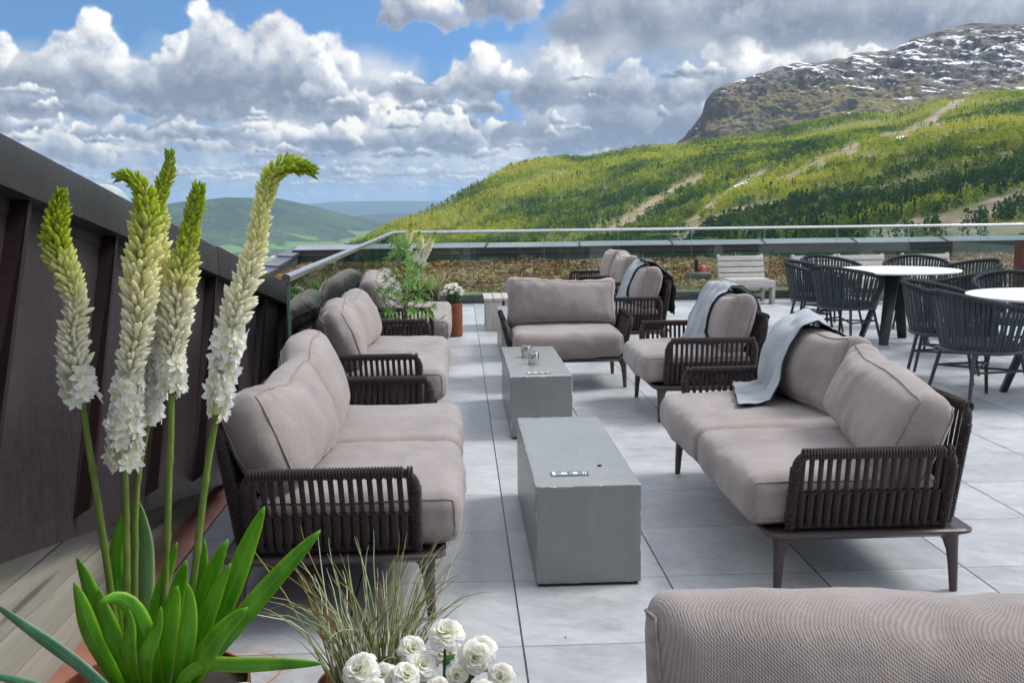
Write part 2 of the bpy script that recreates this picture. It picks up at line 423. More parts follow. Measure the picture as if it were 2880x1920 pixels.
    spk = b.ss(b.noise(p, 130, 2, .5), .74, .80)
    col = b.mix(b.m('MULTIPLY', spk, .5), col, (0.08, 0.08, 0.08, 1))
    wm = b.noise(b.vm('MULTIPLY', p, (5.0, 5.0, 1.2)), 2.0, 6, .7, .8); col = b.mix(b.ss(wm, .55, .72, 0, .30), col, (0.34, 0.335, 0.32, 1))
    sm = b.noise(p, 2.3, 5, .65); col = b.mix(b.ss(sm, .54, .70, 0, .35), col, (0.165, 0.165, 0.158, 1))
    MT['box'] = fin(m, b, col, b.lin(n2, .3, .7, .26, .42), 0, b.m('ADD', n2, n), .10, .002, **{'Specular IOR Level': .7})
    # --- paving: 60 cm porcelain slabs with a cleft stone face
    m, b = mat("stone_paving"); p = wpos(b); x, y, z = b.sep(p)
    gx = b.m('DIVIDE', b.m('SUBTRACT', x, 0.185), 0.6); gy = b.m('DIVIDE', b.m('SUBTRACT', y, 3.832), 0.6)
    ix, iy = b.m('FLOOR', gx), b.m('FLOOR', gy)
    fx, fy = b.m('FRACT', gx), b.m('FRACT', gy)
    dx = b.m('MULTIPLY', b.m('MINIMUM', fx, b.m('SUBTRACT', 1.0, fx)), 0.6); dy = b.m('MULTIPLY', b.m('MINIMUM', fy, b.m('SUBTRACT', 1.0, fy)), 0.6)
    rnd = b.n('ShaderNodeTexWhiteNoise', {0: b.xyz(ix, iy, 0.0)}, noise_dimensions='2D')
    off = b.vm('SCALE', rnd.outputs['Color'], scale=30.0)
    q = b.vm('ADD', p, off)
    rot = b.n('ShaderNodeVectorRotate', {'Vector': q, 'Angle': rad(32)}, rotation_type='Z_AXIS').outputs[0]
    strk = b.noise(b.vm('MULTIPLY', rot, (2.6, 9.0, 1.0)), 2.2, 8, .66, .6)
    cl = b.noise(q, 3.4, 7, .62, .3); fine = b.noise(q, 90, 3, .7); mid = b.noise(q, 22, 5, .65)
    t = b.m('ADD', b.m('MULTIPLY', strk, .42), b.m('ADD', b.m('MULTIPLY', cl, .62), b.m('ADD', b.m('MULTIPLY', fine, .16), b.m('MULTIPLY', mid, .3))))
    col = b.mix(b.lin(t, .56, .96), (0.305, 0.316, 0.332, 1), (0.535, 0.545, 0.562, 1))
    tone = b.lin(rnd.outputs['Value'], 0, 1, .81, 1.07)
    col = b.vm('SCALE', col, scale=tone)
    # worn dirt: darker traces, a few brown spots, dots of grit
    big = b.noise(p, .55, 4, .6)
    col = b.mix(b.lin(big, .42, .72, 0, .28), col, (0.30, 0.305, 0.31, 1))
    sp = b.ss(b.noise(p, 26, 2, .5), .735, .77)
    col = b.mix(b.m('MULTIPLY', sp, .8), col, (0.07, 0.06, 0.05, 1))
    brown = b.m('MULTIPLY', b.ss(b.noise(p, 1.6, 3, .6), .62, .74), .35)
    col = b.mix(brown, col, (0.33, 0.27, 0.21, 1))
    ws = b.noise(p, 1.15, 7, .7, 1.2); col = b.mix(b.ss(ws, .55, .68, 0, .30), col, (0.235, 0.245, 0.26, 1)); col = b.mix(b.ss(ws, .46, .36, 0, .25), col, (0.62, 0.62, 0.62, 1))
    # rust ring left by a plant pot
    rx = b.m('SUBTRACT', x, -0.745); ry = b.m('SUBTRACT', y, 3.115)
    rr = b.m('SQRT', b.m('ADD', b.m('MULTIPLY', rx, rx), b.m('MULTIPLY', ry, ry)))
    wob = b.m('ADD', rr, b.m('MULTIPLY', b.m('SUBTRACT', b.noise(p, 9, 3, .6), .5), .012))
    ring = b.m('SUBTRACT', 1.0, b.ss(b.m('ABSOLUTE', b.m('SUBTRACT', wob, .152)), .002, .0065))
    halo = b.m('MULTIPLY', b.m('SUBTRACT', 1.0, b.ss(b.m('ABSOLUTE', b.m('SUBTRACT', wob, .152)), .0, .05)), .22)
    rs_ = b.m('MULTIPLY', b.m('MAXIMUM', b.m('MULTIPLY', ring, b.lin(b.noise(p, 5, 2, .5), .35, .6, .35, .95)), halo), 1.0, clamp=True)
    col = b.mix(rs_, col, (0.36, 0.13, 0.045, 1))
    jw = b.m('ADD', .0016, b.m('MULTIPLY', b.noise(p, 14, 2, .5), .0018))
    jx = b.m('SUBTRACT', 1.0, b.ss(dx, jw, b.m('ADD', jw, .0014)))
    jy = b.m('SUBTRACT', 1.0, b.ss(dy, .0014, .0034))
    gap = b.m('MAXIMUM', jx, b.m('MULTIPLY', jy, .70))
    grit = b.ss(b.noise(p, 60, 2, .6), .66, .72)
    jc = b.mix(b.m('MULTIPLY', grit, .7), (0.018, 0.018, 0.02, 1), (0.22, 0.21, 0.20, 1))
    col = b.mix(gap, col, jc)
    h = b.m('SUBTRACT', b.m('ADD', b.m('MULTIPLY', strk, 1.2), b.m('ADD', b.m('MULTIPLY', cl, .8), b.m('MULTIPLY', mid, .5))), b.m('MULTIPLY', gap, 2.2))
    MT['paving'] = fin(m, b, col, b.lin(t, .4, 1.0, .34, .56), 0, h, .35, .004, **{'Specular IOR Level': .55})
    # --- glass of the balustrade: clear with a green cast
    m, b = mat("balustrade_glass")
    fr = b.n('ShaderNodeFresnel', {'IOR': 1.52})
    tr = b.n('ShaderNodeBsdfTransparent', {0: (0.885, 0.955, 0.925, 1)})
    gl = b.n('ShaderNodeBsdfGlossy', {'Color': (0.93, 0.98, 0.96, 1), 'Roughness': 0.0})
    sh = b.n('ShaderNodeMixShader', {0: fr.outputs[0], 1: tr.outputs[0], 2: gl.outputs[0]})
    b.n('ShaderNodeOutputMaterial', {0: sh.outputs[0]}); MT['glass'] = m
    m, b = mat("glass_edge"); MT['glass_edge'] = fin(m, b, (0.10, 0.20, 0.17, 1), .15, 0, **{'Specular IOR Level': .8})
    MT['steel'] = simple("brushed_steel", (0.66, 0.66, 0.65), .24, 1.0, .06, 30, .04, .0005)
    # --- dark bronze standing-seam cladding
    m, b = mat("dark_bronze_cladding"); p = wpos(b)
    n = b.noise(p, 1.6, 5, .6); n2 = b.noise(b.vm('MULTIPLY', p, (1, 14.0, 1.6)), 3.0, 4, .6); n3 = b.noise(p, 30, 4, .7)
    col = b.mix(b.lin(b.m('ADD', b.m('MULTIPLY', n, .7), b.m('MULTIPLY', n2, .3)), .32, .68), (0.026, 0.019, 0.022, 1), (0.058, 0.044, 0.048, 1))
    col = b.mix(b.ss(b.noise(p, 2.6, 3, .5), .55, .78, 0, .5), col, (0.075, 0.068, 0.074, 1))
    MT['clad'] = fin(m, b, col, b.lin(n3, .3, .7, .36, .55), .35, b.m('ADD', n, b.m('MULTIPLY', n3, .2)), .12, .004)
    MT['cap'] = simple("dark_metal_cap", (0.042, 0.041, 0.043), .42, .4, .25, 3, .06, .002)
    MT['rib'] = simple("dark_red_brown_metal", (0.022, 0.010, 0.010), .4, .3, .2, 6, .05, .001)
    MT['roofcap'] = simple("weathered_zinc_cap", (0.25, 0.255, 0.275), .34, .55, .18, 1.2, .08, .003)
    MT['sidecap'] = simple("dark_zinc_cap", (0.085, 0.092, 0.108), .32, .5, .2, 1.2, .08, .003)
    MT['fascia'] = simple("dark_roof_fascia", (0.045, 0.043, 0.045), .6, 0, .2, 3, .1, .003)
    MT['glass_tint_band'] = simple("roof_edge_with_glass_tint", (0.020, 0.062, 0.052), .4, 0, .3, 2, .1, .003)  # green tint of the glass in front is put into this colour
    # --- woods
    def wood(name, c1, c2, c3, ax=(1.0, 14.0, 14.0), sc=3.0, rough=.75):
        m, b = mat(name); p = obco(b)
        oi = b.n('ShaderNodeObjectInfo').outputs['Random']
        q = b.vm('ADD', b.vm('MULTIPLY', p, ax), b.xyz(b.m('MULTIPLY', oi, 40.0), 0.0, 0.0))
        g = b.noise(q, sc, 6, .65, .8); n = b.noise(p, 3.5, 4, .6)
        col = b.mix(b.lin(g, .3, .7), c1, c2)
        col = b.mix(b.lin(n, .45, .75, 0, .6), col, c3)
        kn = b.vor(b.vm('MULTIPLY', p, tuple(.5 * a for a in ax)), 1.1, 'F1')
        col = b.mix(b.ss(kn, .13, .05, 0, .75), col, tuple(x * .25 for x in c1[:3]) + (1,))
        return fin(m, b, col, rough, 0, g, .25, .003)
    MT['greywood'] = wood("weathered_grey_wood", (0.32, 0.31, 0.295, 1), (0.55, 0.535, 0.51, 1), (0.42, 0.395, 0.36, 1))
    MT['greywood_z'] = wood("weathered_grey_wood_upright", (0.32, 0.30, 0.27, 1), (0.50, 0.47, 0.43, 1), (0.42, 0.39, 0.35, 1), (14.0, 14.0, 1.0))
    MT['boards'] = wood("pale_grey_wall_boards", (0.20, 0.185, 0.150, 1), (0.31, 0.285, 0.235, 1), (0.255, 0.23, 0.18, 1), (8.0, 0.8, 14.0), 2.4)
    MT['copper'] = simple("dull_copper_flashing", (0.42, 0.185, 0.135), .45, .5, .3, 4, .12, .003)
    # corten
    m, b = mat("rusted_steel"); p = obco(b); n = b.noise(p, 9, 6, .65); n2 = b.noise(p, 2.5, 3, .5)
    col = b.mix(b.lin(n, .3, .7), (0.13, 0.034, 0.012, 1), (0.29, 0.090, 0.026, 1)); col = b.mix(b.lin(n2, .4, .7, 0, .6), col, (0.10, 0.028, 0.012, 1))
    MT['corten'] = fin(m, b, col, .75, .1, n, .25, .003)
    MT['tabletop'] = simple("white_laminate", (0.80, 0.81, 0.83), .35, 0, .03, 3, .02, .0005)
    MT['blanket'] = None
    for nm, c1, c2 in (('blanket', (0.235, 0.26, 0.285, 1), (0.40, 0.435, 0.465, 1)), ('blanket_dark', (0.012, 0.022, 0.022, 1), (0.035, 0.055, 0.055, 1))):
        m, b = mat("blue_grey_wool" if nm == 'blanket' else "dark_green_wool"); p = obco(b)
        n = b.noise(p, 7, 4, .6); n2 = b.noise(p, 160, 2, .7)
        MT[nm] = fin(m, b, b.mix(b.lin(b.m('ADD', b.m('MULTIPLY', n, .6), b.m('MULTIPLY', n2, .4)), .3, .7), c1, c2), .95, 0, b.m('ADD', n2, n), .4, .003, **{'Sheen Weight': .1})
    MT['edging'] = simple("black_blanket_edging", (0.02, 0.022, 0.028), .9, 0, .1, 20, .1, .001)
    # --- plants
    def leaf(name, c1, c2, rough=.42, trans=.3, scale=12, veins=False):
        m, b = mat(name); p = obco(b)
        n = b.noise(b.vm('MULTIPLY', p, (3, 3, 1)), scale, 3, .6)
        col = b.mix(b.lin(n, .3, .7), c1, c2)
        pr = b.n('ShaderNodeBsdfPrincipled', {'Base Color': col, 'Roughness': rough})
        if veins:
            ac = b.n('ShaderNodeAttribute', attribute_name='across').outputs['Fac']; al = b.n('ShaderNodeAttribute', attribute_name='along').outputs['Fac']
            vn = b.noise(b.xyz(b.m('MULTIPLY', ac, 9.0), b.m('MULTIPLY', al, 1.6), b.sep(p)[0]), 2.0, 4, .65); aa = b.m('ABSOLUTE', ac)
            col = b.mix(b.lin(vn, .35, .65, 0, .35), col, tuple(x * .45 for x in c1[:3]) + (1,))
            col = b.mix(b.ss(aa, .62, 1.0, 0, .55), col, (min(1, c2[0] * 2.0), c2[1] * 1.05, c2[2] * 1.5, 1))
            col = b.mix(b.ss(aa, .10, .02, 0, .45), col, (min(1, c2[0] * 1.6), c2[1], c2[2] * 2, 1))
            spot = b.ss(b.noise(p, 55, 3, .6), .66, .74, 0, .45); col = b.mix(spot, col, (.20, .17, .04, 1))
            b.t.links.new(col, pr.inputs['Base Color']); b.t.links.new(b.n('ShaderNodeBump', {'Height': vn, 'Strength': .35, 'Distance': .0015}).outputs[0], pr.inputs['Normal'])
        tl = b.n('ShaderNodeBsdfTranslucent', {0: col})
        s = b.n('ShaderNodeMixShader', {0: trans, 1: pr.outputs[0], 2: tl.outputs[0]})
        b.n('ShaderNodeOutputMaterial', {0: s.outputs[0]}); return m
    MT['strap'] = leaf("strap_leaf_green", (0.075, 0.33, 0.010, 1), (0.21, 0.58, 0.022, 1), .40, .35, 8, True)
    MT['strap_pale'] = leaf("strap_leaf_underside", (0.16, 0.36, 0.12, 1), (0.26, 0.46, 0.20, 1), .5, .3, 8, True)
    MT['strap_blue'] = leaf("strap_leaf_blue_green", (0.07, 0.27, 0.12, 1), (0.16, 0.40, 0.22, 1), .4, .3, 8, True)
    MT['cream'] = leaf("pale_spike_core", (0.62, 0.66, 0.30, 1), (0.80, 0.80, 0.48, 1), .5, .2, 20)
    MT['stem'] = leaf("flower_stem_green", (0.10, 0.17, 0.020, 1), (0.19, 0.26, 0.045, 1), .5, .1, 20)
    MT['foliage'] = leaf("whorled_leaf_green", (0.085, 0.23, 0.045, 1), (0.30, 0.48, 0.12, 1), .4, .4, 30)
    MT['darkleaf'] = leaf("dark_leaf_green", (0.018, 0.075, 0.018, 1), (0.05, 0.14, 0.03, 1), .5, .25, 30)
    def tinted(name, stops, rough=.6, trans=.3):
        m, b = mat(name); a = b.n('ShaderNodeAttribute', attribute_name='tint').outputs['Fac']
        r = b.n('ShaderNodeValToRGB', {0: a}); cr = r.color_ramp
        cr.elements[0].position, cr.elements[0].color = stops[0][0], stops[0][1] + (1,)
        cr.elements[1].position, cr.elements[1].color = stops[-1][0], stops[-1][1] + (1,)
        for p_, c in stops[1:-1]: cr.elements.new(p_).color = c + (1,)
        pr = b.n('ShaderNodeBsdfPrincipled', {'Base Color': r.outputs[0], 'Roughness': rough, 'Specular IOR Level': .3})
        tl = b.n('ShaderNodeBsdfTranslucent', {0: r.outputs[0]})
        s = b.n('ShaderNodeMixShader', {0: trans, 1: pr.outputs[0], 2: tl.outputs[0]})
        b.n('ShaderNodeOutputMaterial', {0: s.outputs[0]}); return m
    MT['bud'] = tinted("flower_spike", [(0, (0.24, 0.38, 0.010)), (.28, (0.58, 0.66, 0.06)), (.5, (0.92, 0.90, 0.50)), (.75, (0.97, 0.94, 0.74)), (1, (0.97, 0.96, 0.90))], .5, .5)
    MT['petal'] = tinted("white_petal", [(0, (0.66, 0.74, 0.22)), (.42, (0.90, 0.90, 0.56)), (.68, (0.93, 0.925, 0.90)), (.86, (0.92, 0.90, 0.92)), (1, (0.70, 0.54, 0.80))], .55, .42)
    MT['grass'] = tinted("ornamental_grass", [(0, (0.20, 0.115, 0.03)), (.35, (0.33, 0.28, 0.085)), (.65, (0.36, 0.45, 0.20)), (1, (0.80, 0.84, 0.66))], .5, .2)
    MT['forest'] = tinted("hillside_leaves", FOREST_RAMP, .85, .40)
    MT['sedum'] = tinted("roof_moss", [(0, (0.10, 0.042, 0.028)), (.3, (0.25, 0.125, 0.070)), (.55, (0.34, 0.22, 0.105)), (.75, (0.24, 0.22, 0.045)), (.9, (0.60, 0.47, 0.28)), (1, (0.09, 0.11, 0.03))], .9, .1)
    m, b = mat("dark_rusted_steel"); p = obco(b); n = b.noise(p, 6, 5, .6)
    MT['rust_dark'] = fin(m, b, b.mix(b.lin(n, .3, .7), (0.050, 0.014, 0.010, 1), (0.115, 0.034, 0.022, 1)), .7, .1, n, .2, .003)
    MT['soil'] = simple("dark_soil", (0.035, 0.026, 0.02), .95, 0, .4, 30, .6, .01)
    MT['stone'] = simple("pale_rough_stone", (0.50, 0.49, 0.47), .85, 0, .2, 20, .7, .01)
    MT['bark'] = simple("brown_bark", (0.10, 0.075, 0.05), .9, 0, .3, 40, .5, .004)
    MT['sign'] = simple("teal_marker_strip", (0.05, 0.085, 0.10), .35, 0, .1, 30, .02, .0005)
    MT['white'] = simple("white_marker_print", (0.78, 0.79, 0.80), .5, 0, .03, 30, .02, .0005)
    MT['black'] = simple("matt_black", (0.012, 0.012, 0.013), .6, 0, .2, 20, .05, .001)
    MT['redpaint'] = simple("red_paint", (0.42, 0.030, 0.025), .4, 0, .2, 10, .05, .001)
    MT['pylon'] = simple("galvanised_steel", (0.62, 0.63, 0.64), .5, .2, .1, 2, .05, .01)
    m, b = mat("clouded_acrylic"); MT['acrylic'] = fin(m, b, (0.50, 0.58, 0.55, 1), .25, 0, **{'Transmission Weight': .35})
    MT['housewall'] = simple("pale_house_wall", (0.75, 0.72, 0.68), .8, 0, .1, .2, .05, .01)
    MT['houseroof'] = simple("dark_house_roof", (0.14, 0.10, 0.09), .8, 0, .2, .2, .05, .01)
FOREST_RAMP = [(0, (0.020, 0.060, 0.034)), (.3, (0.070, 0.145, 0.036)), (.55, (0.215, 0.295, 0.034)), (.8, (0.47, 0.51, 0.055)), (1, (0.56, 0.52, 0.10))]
# ---------------------------------------------------------------- camera
def make_camera():
    yaw, pitch, roll = rad(2.83), rad(7.65), 0.0115
    f = Vector((math.sin(yaw) * math.cos(pitch), math.cos(yaw) * math.cos(pitch), -math.sin(pitch)))
    r = Vector((math.cos(yaw), -math.sin(yaw), 0.0)); u = r.cross(f)
    c, s = math.cos(roll), math.sin(roll)
    r, u = r * c - u * s, u * c + r * s
    cam = bpy.data.cameras.new("camera"); o = bpy.data.objects.new("camera", cam); COL.objects.link(o)
    m = Matrix.Identity(4)
    for i in range(3):
        m[i][0], m[i][1], m[i][2], m[i][3] = r[i], u[i], -f[i], EYE[i]
    o.matrix_world = m
    cam.lens = 36.0; cam.sensor_width = 36.0; cam.clip_start = 0.05; cam.clip_end = 60000.0
    scene.camera = o
    scene.view_settings.view_transform = 'Standard'; scene.view_settings.look = 'None'
    scene.view_settings.exposure = 0.12; scene.view_settings.gamma = 1.0
# ---------------------------------------------------------------- the land
RIDGE_A = [(-12, -4.6), (-8.55, -3.22), (-6.4, -2.43), (-5.44, -1.95), (-4.47, -1.47), (-3.62, -1.08), (-2.54, -.78), (-1.33, -.2), (0.13, 0.52), (1.35, 1.32), (2.8, 1.93), (4.24, 2.27), (5.92, 2.38), (7.11, 2.3), (8.31, 2.58), (10.43, 2.92), (12.08, 2.93), (13, 3.17), (15.3, 3.36), (17.55, 3.7), (19.1, 4.05), (20.83, 4.3), (22.96, 4.42), (25.02, 4.8), (27.02, 5.05), (29, 5.1), (33.5, 5.15), (42, 4.6), (52, 3.0)]
RIDGE_B = [(9.0, .2), (10.68, 1.75), (11.38, 2.44), (12.08, 3.06), (12.75, 3.65), (13.27, 4.35), (13.44, 5.14), (13.8, 5.65), (14.23, 6.0), (15.48, 6.3), (16.26, 6.58), (17.22, 6.87), (18.14, 7.12), (19.18, 7.07), (20.1, 7.26), (20.6, 7.2), (20.94, 7.42), (21.76, 7.5), (22.25, 7.43), (22.82, 7.48), (23.37, 7.77), (24.02, 8.06), (25.03, 8.29), (26.18, 8.45), (26.65, 8.5), (27.42, 8.44), (27.87, 8.34), (28.85, 8.28), (33.4, 7.55), (42, 6.2), (52, 4.5)]
RIDGE_C = [(-34, .4), (-28, .2), (-21.55, -.5), (-19.47, -.15), (-17.35, .07), (-15.84, .14), (-14.75, .31), (-13.62, .39), (-12.5, .52), (-11.53, .49), (-9.84, .43), (-8.42, .11), (-7.52, -.12), (-6.15, -.51), (-4.79, -.81), (-3.86, -.97), (-1.36, -1.55), (2, -2.3)]
RIDGE_D = [(-16, -.3), (-10.73, -.01), (-8.66, .09), (-6.55, .23), (-3.71, .24), (-1.32, .19), (1.09, .17), (3.5, -.05), (8, -.3)]
RIDGE_E = [(-12, -.9), (-8.45, -.66), (-5.61, -.57), (-3.73, -.45), (-2.3, -.51), (-.13, -.61), (3, -.9)]
def interp(tab, a): return np.interp(a, [p[0] for p in tab], [p[1] for p in tab])
def smooth1(v, k):
    ker = np.hanning(2 * k + 3)[1:-1]; ker /= ker.sum()
    return np.convolve(np.pad(v, k, mode='edge'), ker, 'valid')
NG = np.random.RandomState(5).rand(9, 257, 257).astype(np.float32)
def nz2(x, y, seed=0):
    x = np.asarray(x) % 256; y = np.asarray(y) % 256
    x0 = np.floor(x).astype(int); y0 = np.floor(y).astype(int); fx = x - x0; fy = y - y0
    fx = fx * fx * (3 - 2 * fx); fy = fy * fy * (3 - 2 * fy); g = NG[seed % 9]; x1 = (x0 + 1) % 256; y1 = (y0 + 1) % 256
    return ((g[y0, x0] * (1 - fx) + g[y0, x1] * fx) * (1 - fy) + (g[y1, x0] * (1 - fx) + g[y1, x1] * fx) * fy) * 2 - 1
def fb2(x, y, oct=5, gain=.5, seed=0):
    s = 0; a = 1; t = 0; f = 1
    for o in range(oct): s = s + a * nz2(x * f + 17.3 * o, y * f + 5.1 * o, seed + o); t += a; a *= gain; f *= 2.07
    return s / t
def slope_surface(ridge, az0, az1, na, nt, foot_el, rf, rr, amp, scale, p=1.0, seed=0, back=True, crag=0.0, tw=2.0):
    """a hillside surveyed from the terrace: bearing and ridge elevation; distance of foot rf and of ridge rr (functions of bearing)"""
    az = np.linspace(az0, az1, na); t = np.linspace(0, 1, nt)
    rel = smooth1(interp(ridge, az), max(1, int(.10 / ((az1 - az0) / na))))
    RF, RR = rf(az), rr(az)
    zf = EYE[2] + RF * np.tan(np.radians(foot_el(az))); zr = EYE[2] + RR * np.tan(np.radians(rel))
    r = RF[None, :] + (RR - RF)[None, :] * t[:, None]
    z = zf[None, :] + (zr - zf)[None, :] * (t[:, None] ** p)
    x = r * np.sin(np.radians(az))[None, :]; y = r * np.cos(np.radians(az))[None, :]
    win = np.sin(np.pi * np.clip(t, 0, 1)) ** .7
    n = fb2(x / scale, y / scale, 6, .55, seed)
    z = z + amp * n * win[:, None]
    if crag:
        c = 1 - np.abs(fb2(x / (scale * .35), y / (scale * .35), 5, .6, seed + 3)) * tw
        z = z + crag * c * (0.12 + win[:, None])
        z = z - crag * c[-1:, :] * .12 * (t[:, None] ** 6)
    if back:
        r2 = RR * 1.25; zb = z[-1] - RR * .10
        x = np.vstack([x, (r2 * np.sin(np.radians(az)))[None]]); y = np.vstack([y, (r2 * np.cos(np.radians(az)))[None]]); z = np.vstack([z, zb[None]])
    nt2 = x.shape[0]
    V = np.stack([x, y, z], -1).reshape(-1, 3)
    i = np.arange(nt2 * na).reshape(nt2, na)
    F = np.stack([i[:-1, :-1], i[:-1, 1:], i[1:, 1:], i[1:, :-1]], -1).reshape(-1, 4)
    return V, F, az, r, z
TRACKS = [([(8.3, -1.7), (9.2, -1.07), (11.87, .61), (13.15, 1.29)], .26), ([(11.9, -1.8), (12.82, -1.1), (14.32, .15), (15.92, 1.16), (16.62, 1.49)], .20), ([(17.4, 1.0), (18.2, 1.28), (19.73, 2.04), (21.24, 2.7)], .24), ([(19.73, 2.04), (19.5, 1.5)], .12),
          ([(22.6, 3.15), (23.54, 3.25), (24.82, 3.88), (26.04, 4.84), (26.65, 5.04)], .20), ([(22.5, -1.9), (24.21, -1.4), (26.61, -.95), (27.98, -.40), (29.25, .15), (33, 1.6)], .42), ([(12.3, -2.2), (13.34, -1.23), (15.6, -.45), (17.65, -.21)], .24), ([(27.35, 1.36), (29.15, 2.21), (32, 3.2)], .16),
          ([(15.39, -1.75), (18.34, -.75), (20.53, .15), (22.68, .63)], .13), ([(24.4, 3.5), (25.4, 3.55)], .12), ([(22.5, -2.9), (26, -2.3), (29.3, -1.9), (33, -1.4)], .55), ([(25.5, -1.75), (28.0, -1.5), (30, -1.3)], .2), ([(20.5, 2.2), (23.3, 2.1), (26, 1.7), (29, 2.3)], .10), ([(26, 3.3), (28, 3.2)], .09)]
SNOWS = [([(15.15, .78), (15.95, 1.18)], .085), ([(27.35, 1.38), (27.9, 1.62), (28.4, 1.95)], .10), ([(26.2, 1.05), (26.9, 1.12)], .05), ([(23.2, 3.15), (23.6, 3.2)], .04), ([(20.2, .55), (20.6, .6)], .035), ([(25.1, 3.75), (25.5, 3.8)], .04), ([(22.1, .85), (22.4, .9)], .03), ([(9.6, 2.3), (9.9, 2.35)], .03)]
def track_mask(a, e, grow=1.0, TRACKS=None):
    a = np.asarray(a); e = np.asarray(e); out = np.zeros_like(a)
    wob = .12 * nz2(a * 2.3, e * 5.0, 2) + .05 * nz2(a * 8, e * 14, 3)
    for pl, w in (TRACKS or globals()['TRACKS']):
        dm = np.full_like(a, 9.0)
        for (a0, e0), (a1, e1) in zip(pl[:-1], pl[1:]):
            vx, vy = a1 - a0, e1 - e0; L = vx * vx + vy * vy
            t = np.clip(((a - a0) * vx + (e - e0) * vy) / L, 0, 1)
            dm = np.minimum(dm, np.hypot((a - a0 - t * vx) * .8, (e - e0 - t * vy)))
        out = np.maximum(out, np.clip((w * grow - dm + wob * w * 2) / (w * .45) + .2, 0, 1))
    return out
def land_materials():
    m, b = mat("hillside_ground"); p = wpos(b)
    tr = b.n('ShaderNodeAttribute', attribute_name='track').outputs['Fac']
    n = b.noise(p, .02, 6, .65); n2 = b.noise(p, .15, 5, .65); n3 = b.noise(b.vm('MULTIPLY', p, (1, 1, 3)), .035, 5, .7)
    g = b.mix(b.lin(n, .3, .7), (0.10, 0.14, 0.026, 1), (0.32, 0.30, 0.075, 1)); g = b.mix(b.lin(n2, .4, .75, 0, .6), g, (0.10, 0.085, 0.045, 1))
    e = b.mix(b.lin(n3, .32, .66), (0.175, 0.150, 0.075, 1), (0.47, 0.36, 0.255, 1)); e = b.mix(b.ss(n2, .62, .7), e, (0.62, 0.57, 0.52, 1))
    e = b.mix(b.ss(n, .52, .60, 0, .7), e, (0.15, 0.15, 0.045, 1))
    f = b.ss(b.m('ADD', tr, b.m('MULTIPLY', b.m('SUBTRACT', n2, .5), .8)), .35, .62)
    sw = b.n('ShaderNodeAttribute', attribute_name='snow').outputs['Fac']; sf = b.ss(b.m('ADD', sw, b.m('MULTIPLY', b.m('SUBTRACT', n2, .5), .5)), .45, .6)
    MT['hill_a'] = fin(m, b, b.mix(sf, b.mix(f, g, e), (.85, .86, .88, 1)), .95, 0, n2, .4, .5)
    m, b = mat("mountain_rock"); p = wpos(b); x, y, z = b.sep(p)
    rot = b.n('ShaderNodeVectorRotate', {'Vector': p, 'Axis': (0.2, 1.0, 0.0), 'Angle': rad(-14)}, rotation_type='AXIS_ANGLE').outputs[0]
    lay = b.noise(b.vm('MULTIPLY', rot, (.0065, .005, .042)), 1.0, 8, .66, .5)
    n = b.noise(p, .006, 8, .68); n2 = b.noise(p, .03, 6, .7); n4 = b.noise(b.vm('MULTIPLY', p, (1, 1, 2.5)), .0022, 4, .55)
    rock = b.mix(b.lin(b.m('ADD', b.m('MULTIPLY', lay, .6), b.m('MULTIPLY', n2, .4)), .36, .64), (0.026, 0.027, 0.033, 1), (0.30, 0.26, 0.215, 1))
    rock = b.mix(b.lin(n, .50, .74, 0, .6), rock, (0.17, 0.14, 0.125, 1))
    ck = b.noise(b.vm('MULTIPLY', rot, (.02, .016, .075)), 1.0, 8, .72, 1.2)
    rock = b.mix(b.ss(ck, .50, .40, 0, .75), rock, (0.022, 0.025, 0.034, 1))
    gr = b.mix(b.lin(n2, .3, .7), (0.115, 0.10, 0.035, 1), (0.26, 0.22, 0.075, 1))
    low = b.lin(z, 130, 310, .17, -.10)
    rock = b.mix(b.ss(b.m('ADD', b.m('ADD', b.m('MULTIPLY', n4, .6), b.m('MULTIPLY', n, .4)), low), .555, .64, 0, .8), rock, gr)
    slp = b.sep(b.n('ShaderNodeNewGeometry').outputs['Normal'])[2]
    rock = b.mix(b.ss(slp, .86, .60, 0, .8), rock, (0.040, 0.045, 0.056, 1))  # steep bare rock darkened in colour to stand in for the shaded cliff face
    sn = b.noise(b.vm('MULTIPLY', rot, (.017, .012, .085)), 1.0, 7, .62, .5)
    sb = b.noise(p, .0016, 2, .5)
    hgt = b.m('SUBTRACT', b.lin(z, 110, 300, -.045, .045), b.lin(z, 320, 385, 0, .13))
    east = b.lin(b.m('ARCTAN2', x, y), rad(15), rad(29), -.01, .045)
    smask = b.m('ADD', b.m('ADD', sn, b.m('MULTIPLY', b.m('SUBTRACT', sb, .5), .22)), b.m('ADD', hgt, east))
    snow = b.ss(smask, .640, .656)
    slope = b.sep(b.n('ShaderNodeNewGeometry').outputs['Normal'])[2]
    snow = b.m('MULTIPLY', snow, b.ss(slope, .55, .75))
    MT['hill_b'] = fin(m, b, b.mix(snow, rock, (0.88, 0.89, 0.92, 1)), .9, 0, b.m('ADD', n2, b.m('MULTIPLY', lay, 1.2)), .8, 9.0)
    m, b = mat("far_wooded_hill"); p = wpos(b); x, y, z = b.sep(p)
    n = b.noise(p, .0016, 6, .65); n2 = b.noise(p, .02, 6, .75); vr = b.vor(p, .045, 'F1')
    col = b.mix(b.lin(b.m('ADD', b.m('MULTIPLY', n, .6), b.m('MULTIPLY', n2, .4)), .42, .60), (0.008, 0.028, 0.024, 1), (0.075, 0.135, 0.050, 1))
    col = b.mix(b.lin(vr, .2, .7, .45, 0), col, (0.015, 0.035, 0.02, 1))
    fld = b.ss(b.m('ADD', b.noise(p, .0042, 3, .5), b.lin(z, -222, -120, .08, -.25)), .50, .53)
